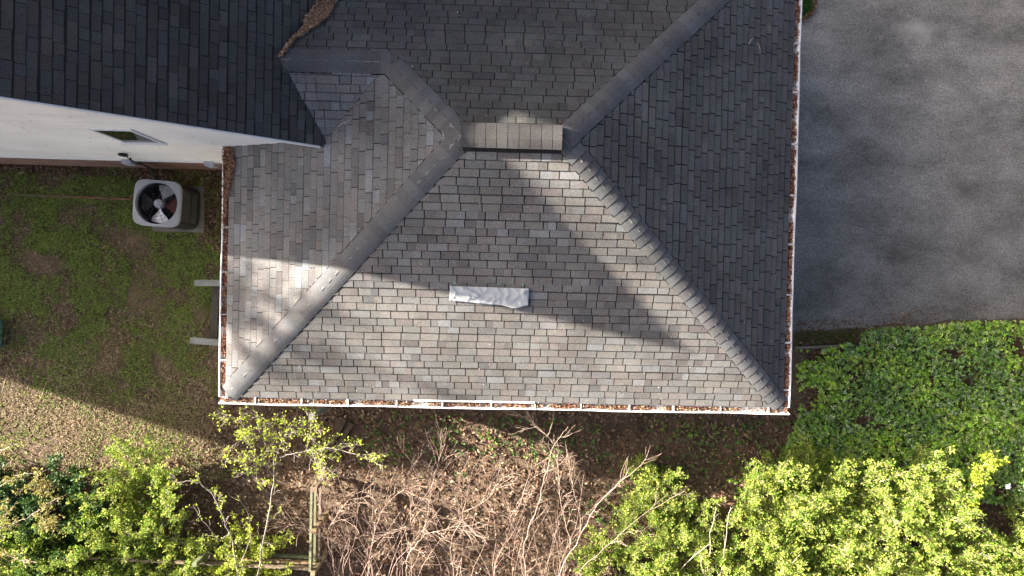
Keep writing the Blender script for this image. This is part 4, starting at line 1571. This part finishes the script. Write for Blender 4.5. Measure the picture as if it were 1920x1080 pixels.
GRP = 'yellow green shrubs along the lower right'
SH = [
    ((1430, 915), 18, 1.25, 0.80, (0.0, 0.08), 'small lime green shrub next to the dark gap, nearest to the garage corner'),
    ((1570, 920), 20, 1.45, 0.95, (0.0, 0.08), 'bushy lime green shrub directly below the garage corner ground cover'),
    ((1685, 915), 19, 1.55, 0.85, (0.0, 0.08), 'tall lime green shrub with pale stems left of the dark hollow'),
    ((1900, 1010), 20, 1.2, 1.0, (0.0, 0.05), 'lime green shrub below the white flower'),
    ((1265, 1010), 20, 1.05, 1.0, (0.0, 0.05), 'pale lime shrub beside the bare saplings'),
    ((1410, 1040), 20, 1.15, 1.0, (0.0, 0.05), 'low lime shrub with dry pale stalks showing through its leaves'),
    ((1560, 1030), 20, 1.25, 1.0, (0.0, 0.05), 'dense lime shrub at the bottom of the green bank'),
    ((1730, 1040), 20, 1.25, 1.05, (0.0, 0.05), 'bright yellow green shrub below the dark hollow'),
    ((1150, 1055), 14, 0.8, 0.75, (0.0, 0.05), 'small sparse lime shrub at the feet of the bare saplings'),
    ((1215, 925), 9, 0.7, 0.6, (0.0, 0.05), 'thin lime shoots in the litter below the gutter, beside a long bare limb'),
    ((1490, 1000), 16, 1.15, 0.85, (0.0, 0.05), 'lime shrub in the middle of the green bank between taller ones'),
    ((1645, 1085), 16, 1.15, 0.9, (0.0, 0.05), 'lime shrub at the bottom edge between two dense lime shrubs'),
    ((1830, 1090), 16, 1.15, 0.9, (0.0, 0.05), 'lime shrub at the bottom edge near the right corner'),
    ((1490, 880), 9, 0.7, 0.7, (0.0, 0.05), 'thin shaded lime shoots just below the garage corner'),
]
for bpx, st, h, rad, lean, lab in SH:
    shrub('shrub', lab, 'shrub', bpx, st, LIME, h, rad * 1.1, 9, 0.5, 2, (3, 6), (0.03, 0.056), GRP, 0.85, (0.40, 0.34, 0.25), lean)

# leaning sapling at the far right with its own fan of leaves
p = Plant()
b = at(1800, 1040, 0)
p.limb([np.array(b), W3(1800, 955, 0.9), W3(1830, 905, 1.25), W3(1853, 855, 1.5)], 0.018, 0.006, 16, 0.42, 2, (0.42, 0.37, 0.28), True, 0.9, 5, 0.1, 5, 0.3)
p.limb([W3(1838, 890, 1.32), W3(1862, 873, 1.45), W3(1882, 866, 1.5)], 0.008, 0.004, 5, 0.2, 1, (0.36, 0.30, 0.22))
p.finish('sapling', 'leaning sapling with yellow leaves fanned along one pale stem by the dark hollow', 'sapling', b, YEL, (3, 5), (0.05, 0.08))

# left: lime shrub, lower lime shrub, dark privet, yellow budded tree
shrub('shrub', 'lime green shrub spreading on to the tan lawn, left of the leafing sapling', 'shrub', (300, 905), 20, LIME, 1.35, 0.95, 8, 0.42, 2, (3, 5), (0.034, 0.06), None, 0.8, GREYB, (-0.05, 0.12))
shrub('shrub', 'lime green shrub at the bottom edge in front of the fence rails', 'shrub', (330, 1040), 22, LIME, 1.25, 1.2, 8, 0.42, 2, (3, 5), (0.034, 0.06), None, 0.85, GREYB)
shrub('shrub', 'low lime shrub at the fence corner under the leafing sapling', 'shrub', (490, 1040), 14, YEL, 1.15, 0.9, 7, 0.4, 2, (3, 5), (0.034, 0.06), None, 0.7, GREYB)
shrub('evergreen_shrub', 'dark glossy evergreen shrub behind the lime one, touching the tan lawn', 'shrub', (130, 945), 18, DARKG, 0.95, 1.0, 8, 0.42, 2, (3, 5), (0.05, 0.075), None, 0.9, (0.10, 0.085, 0.06), (0, 0), 'ivy')
shrub('evergreen_shrub', 'dark evergreen shrub under the yellow budded tree in the corner', 'shrub', (5, 930), 18, DARKG, 0.9, 1.0, 8, 0.4, 2, (3, 5), (0.05, 0.075), None, 0.9, (0.10, 0.085, 0.06), (0, 0), 'ivy')
shrub('evergreen_shrub', 'mixed green shrub at the bottom left corner', 'shrub', (150, 1040), 20, DARKG + LIME[:4], 1.0, 1.1, 8, 0.42, 2, (3, 5), (0.05, 0.075), None, 0.9, (0.12, 0.10, 0.07), (0, 0), 'leaf')
shrub('shrub', 'lime green shrub in the bottom corner below the yellow budded tree', 'shrub', (60, 1040), 18, LIME, 1.25, 1.0, 8, 0.42, 2, (3, 5), (0.034, 0.06), None, 0.8, GREYB)
shrub('shrub', 'lime green shrub hanging over the lowest fence rail', 'shrub', (235, 1010), 18, LIME, 1.45, 0.9, 8, 0.42, 2, (3, 5), (0.034, 0.06), None, 0.8, GREYB)
shrub('shrub', 'thin lime shrub between the two leafing saplings', 'shrub', (410, 1030), 11, YEL, 1.2, 0.8, 8, 0.42, 2, (3, 5), (0.034, 0.06), None, 0.35, GREYB)
p = Plant()
b = Vector((-11.6, -6.4, 0))
for pts in ([(-60, 930, 1.3), (0, 912, 1.9), (40, 889, 2.1), (65, 888, 2.2), (95, 878, 2.3)],
            [(65, 888, 2.2), (75, 905, 2.2), (78, 912, 2.2)],
            [(-50, 1010, 1.4), (20, 985, 1.8), (60, 965, 2.0), (95, 940, 2.2), (120, 930, 2.3)],
            [(60, 965, 2.0), (80, 972, 2.1), (98, 978, 2.2)],
            [(-50, 1000, 1.3), (5, 985, 1.7), (12, 965, 1.9), (32, 940, 2.1)],
            [(-40, 860, 1.5), (0, 845, 1.9), (20, 838, 2.1), (45, 830, 2.2)],
            [(-40, 1055, 1.3), (0, 1040, 1.7), (40, 1050, 1.9), (70, 1055, 2.0)]):
    q = [W3(*a) for a in pts]
    p.limb([np.array(b)] + q if pts[0][0] < 0 else q, 0.011 if pts[0][0] < 0 else 0.006, 0.003, 10, 0.36, 2, (0.33, 0.285, 0.24), True, 0.9, 4, 0.15, 5, 0.55)
p.finish('budding_tree', 'tree with tan yellow bud clusters on pale bent branches at the left edge', 'tree', b, OLIVE, (4, 6), (0.035, 0.055), 0.55, None, 'leaf', 0.42)

# leafing sapling left of centre
p = Plant()
b = at(470, 1150, 0)
base = np.array(b)
trunk = [base, W3(482, 1085, 0.9), W3(496, 1000, 1.5), W3(512, 920, 1.9), W3(514, 860, 2.1)]
p.limb(trunk, 0.019, 0.010, 8, 0.45, 2, PALE, True, 0.9, 5, 0.1, 6, 0.3)
for pts, r in (([(514, 860, 2.1), (509, 825, 2.25), (500, 800, 2.35), (485, 785, 2.45), (470, 772, 2.5)], 0.010),
               ([(525, 858, 2.1), (555, 848, 2.25), (600, 842, 2.35), (633, 841, 2.4), (665, 852, 2.45), (695, 862, 2.45), (716, 876, 2.45)], 0.011),
               ([(512, 850, 2.15), (494, 830, 2.3), (470, 815, 2.4), (440, 783, 2.5), (415, 775, 2.5)], 0.009),
               ([(574, 846, 2.25), (580, 820, 2.4), (582, 800, 2.5), (575, 768, 2.6)], 0.006),
               ([(513, 890, 2.0), (490, 868, 2.2), (470, 835, 2.35), (455, 815, 2.4)], 0.008),
               ([(508, 930, 1.9), (480, 900, 2.1), (455, 870, 2.25), (430, 858, 2.3)], 0.008),
               ([(516, 862, 2.1), (528, 830, 2.3), (548, 795, 2.45)], 0.007),
               ([(560, 850, 2.25), (600, 852, 2.3), (615, 880, 2.3)], 0.006)):
    p.limb([W3(*a) for a in pts], r * 0.9, 0.0025, 12, 0.42, 2, PALE, True, 0.95, 4, 0.1, 5, 0.1)
p.finish('sapling', 'leafing sapling with a pale trunk and sparse yellow green leaves reaching the gutter', 'sapling', b, YEL, (2, 4), (0.035, 0.06), 0.6, None, 'leaf', 0.24)
# second leafing sapling arching left over the lime shrub
p = Plant()
b = at(452, 1160, 0)
p.limb([np.array(b), W3(445, 1065, 1.1), W3(425, 985, 1.7), W3(395, 925, 2.0), W3(360, 902, 2.1), W3(325, 905, 2.1)], 0.018, 0.005, 14, 0.38, 2, PALE, True, 0.9, 5, 0.1, 6, 0.2)
p.limb([W3(430, 1000, 1.6), W3(410, 1010, 1.7), W3(380, 975, 1.9), W3(362, 945, 2.0)], 0.009, 0.003, 8, 0.3, 1, PALE)
p.limb([W3(445, 1065, 1.1), W3(470, 1010, 1.5), W3(462, 960, 1.8), W3(440, 925, 2.0)], 0.009, 0.003, 8, 0.3, 1, PALE)
p.finish('sapling', 'arching leafing sapling bending left over the lime shrub', 'sapling', b, YEL, (2, 4), (0.035, 0.06), 0.6, None, 'leaf', 0.24)

# bare saplings in the middle
BARE = 'bare saplings below the front gutter'
bare = [
    ((1040, 1230), [[(1047, 1085, 1.0), (1087, 1007, 1.4), (1120, 947, 1.7), (1173, 897, 2.0), (1207, 867, 2.1)],
                    [(1070, 1017, 1.3), (1053, 947, 1.6), (1047, 890, 1.8), (1042, 850, 1.9)],
                    [(1087, 1007, 1.4), (1088, 973, 1.5), (1073, 907, 1.8), (1060, 832, 2.0)],
                    [(1080, 1085, 0.9), (1120, 1040, 1.2), (1200, 970, 1.5), (1285, 920, 1.7)]], 'bare sapling leaning right towards the lime shrubs'),
    ((985, 1230), [[(985, 1085, 1.0), (984, 1020, 1.4), (1007, 950, 1.7), (1027, 880, 2.0), (1040, 833, 2.2), (1065, 800, 2.3)],
                   [(983, 1020, 1.4), (957, 973, 1.6), (973, 950, 1.7), (990, 897, 1.9), (1000, 862, 2.0)],
                   [(957, 973, 1.6), (920, 957, 1.7), (887, 933, 1.8), (840, 897, 2.0), (805, 873, 2.1)],
                   [(1040, 833, 2.2), (1015, 808, 2.3), (995, 795, 2.3)]], 'tallest bare sapling, its fork pointing up at the gutter'),
    ((990, 1250), [[(985, 1085, 0.9), (917, 1020, 1.3), (850, 960, 1.6), (807, 923, 1.8), (740, 877, 2.0)],
                   [(807, 923, 1.8), (818, 880, 1.9), (834, 832, 2.0)],
                   [(923, 1085, 1.0), (857, 1037, 1.2), (790, 1003, 1.4), (740, 985, 1.5)]], 'bare sapling with one long straight limb slanting left'),
    ((765, 1230), [[(763, 1085, 0.9), (767, 1040, 1.2), (793, 1003, 1.4), (800, 965, 1.6), (807, 930, 1.7)],
                   [(793, 1003, 1.4), (760, 990, 1.5), (725, 1000, 1.5), (690, 985, 1.6)],
                   [(793, 1003, 1.4), (840, 990, 1.5), (880, 985, 1.6)],
                   [(778, 1020, 1.3), (770, 965, 1.5), (765, 900, 1.7), (780, 850, 1.8)]], 'bare sapling forking into a star of pale twigs'),
    ((690, 1240), [[(690, 1085, 0.8), (702, 1000, 1.2), (700, 970, 1.4), (697, 920, 1.6), (690, 865, 1.8)],
                   [(702, 1000, 1.2), (720, 950, 1.5), (760, 915, 1.7), (775, 895, 1.8)],
                   [(645, 1085, 0.8), (655, 1010, 1.2), (640, 960, 1.5), (620, 930, 1.6)],
                   [(700, 1085, 0.8), (670, 1000, 1.2), (640, 930, 1.5), (590, 895, 1.7)]], 'bare sapling with thin crossing stems beside the rail fence'),
    ((840, 1240), [[(850, 1085, 0.8), (845, 1020, 1.1), (870, 960, 1.4), (880, 900, 1.6), (900, 850, 1.8)],
                   [(845, 1020, 1.1), (815, 960, 1.4), (800, 900, 1.6)],
                   [(870, 960, 1.4), (920, 930, 1.6), (945, 885, 1.8)]], 'bare sapling between the slanting limb and the star shaped one'),
    ((640, 1230), [[(628, 1085, 0.8), (615, 1010, 1.2), (600, 950, 1.4), (610, 900, 1.6), (645, 870, 1.7)],
                   [(615, 1010, 1.2), (560, 985, 1.4), (530, 970, 1.5)],
                   [(612, 1000, 1.2), (640, 955, 1.5), (665, 925, 1.6)]], 'bare sapling growing up through the fence rails'),
]
for bpx, limbs, lab in bare:
    p = Plant()
    b = at(*bpx, 0)
    for i, pts in enumerate(limbs):
        q = [W3(*a) for a in pts]
        first = pts[0][1] > 1080
        if first:
            q = [np.array(b)] + q
        p.limb(q, 0.0125 if i == 0 else 0.0075, 0.0025, 10 if i == 0 else 8, 0.85, 2, (0.42, 0.31, 0.245), False, 0.75, 5, 0.02, 5)
    for k in range(6):
        xs = bpx[0] + random.uniform(-70, 70)
        xe = xs + random.uniform(-110, 110)
        ye = random.uniform(880, 985)
        p.limb([np.array(b), W3(xs, 1085, 0.7), W3((xs + xe) / 2 + random.uniform(-12, 12), (1085 + ye) / 2, 1.1), W3(xe, ye, random.uniform(1.3, 1.8))], 0.0055, 0.002, 6, 0.6, 1, (0.42, 0.30, 0.24), False, 0.75, 4, 0.02, 4)
    p.finish('bare_sapling', lab, 'sapling', b, YEL, (0, 0), group=BARE)
# dry stalks standing in the lime shrubs at the bottom
p = Plant()
b = at(1320, 1140, 0)
for pts in ([(1318, 1085, 0.6), (1315, 1040, 1.2)], [(1350, 1085, 0.6), (1362, 1000, 1.3), (1370, 950, 1.5)], [(1325, 1085, 0.6), (1334, 1000, 1.3), (1342, 950, 1.5)], [(1270, 1085, 0.6), (1330, 1020, 1.2)], [(1445, 1085, 0.6), (1500, 1040, 1.2)]):
    p.limb([np.array(b)] + [W3(*a) for a in pts], 0.012, 0.005, 4, 0.35, 1, (0.45, 0.38, 0.28), False, 0.7, 5, 0.05)
p.finish('dry_stalks', 'clump of dry pale stalks rising through the lime shrubs', 'plant', b, YEL, (0, 0))

# unseen half bare tree added beyond the house; it dapples the light on the west slope
p = Plant()
b = np.array([-22.5, 5.2, 0.0])
p.limb([b, b + [0.1, -0.2, 5.0], b + [0.0, -0.3, 9.4]], 0.09, 0.04, 0, col=GREYB, leafy=False)
for k in range(18):
    a = 2 * math.pi * k / 18
    rr = 1.15 * math.sqrt((k * 0.618) % 1.0)
    top_ = 10.2 + 1.25 * ((k * 0.37) % 1.0)
    p.limb([b + [0, -0.3, 9.2], b + [0.5 * rr * math.cos(a), -0.35 + 0.5 * rr * math.sin(a), (9.2 + top_) / 2], b + [rr * math.cos(a), -0.4 + rr * math.sin(a), top_]], 0.03, 0.01, 8, 0.5, 2, GREYB, True)
p.finish('tree', 'unseen half bare tree added to dapple the light on the west slope', 'tree', b, YEL, (3, 5), (0.06, 0.1), 0.6, None, 'leaf', 0.30)
# taller half bare tree, also unseen and added, behind it; its crown thins the sun over the roof ridge
p = Plant()
b = np.array([-22.5, 8.6, 0.0])
p.limb([b, b + [0.1, -0.2, 6.0], b + [0.0, -0.2, 11.5]], 0.09, 0.05, 0, col=GREYB, leafy=False)
for k in range(12):
    a = 2 * math.pi * k / 12
    rr = random.uniform(0.5, 1.3)
    p.limb([b + [0, -0.2, 11.0], b + [0.5 * rr * math.cos(a), -0.2 + 0.5 * rr * math.sin(a), 12.2 + random.uniform(0, 0.6)], b + [rr * math.cos(a), -0.2 + rr * math.sin(a), 12.6 + random.uniform(0, 1.8)]], 0.04, 0.012, 8, 0.6, 2, GREYB, True)
p.finish('tree', 'unseen taller half bare tree added to thin the sun over the ridge', 'tree', b, YEL, (3, 5), (0.06, 0.1), 0.6, None, 'leaf', 0.22)
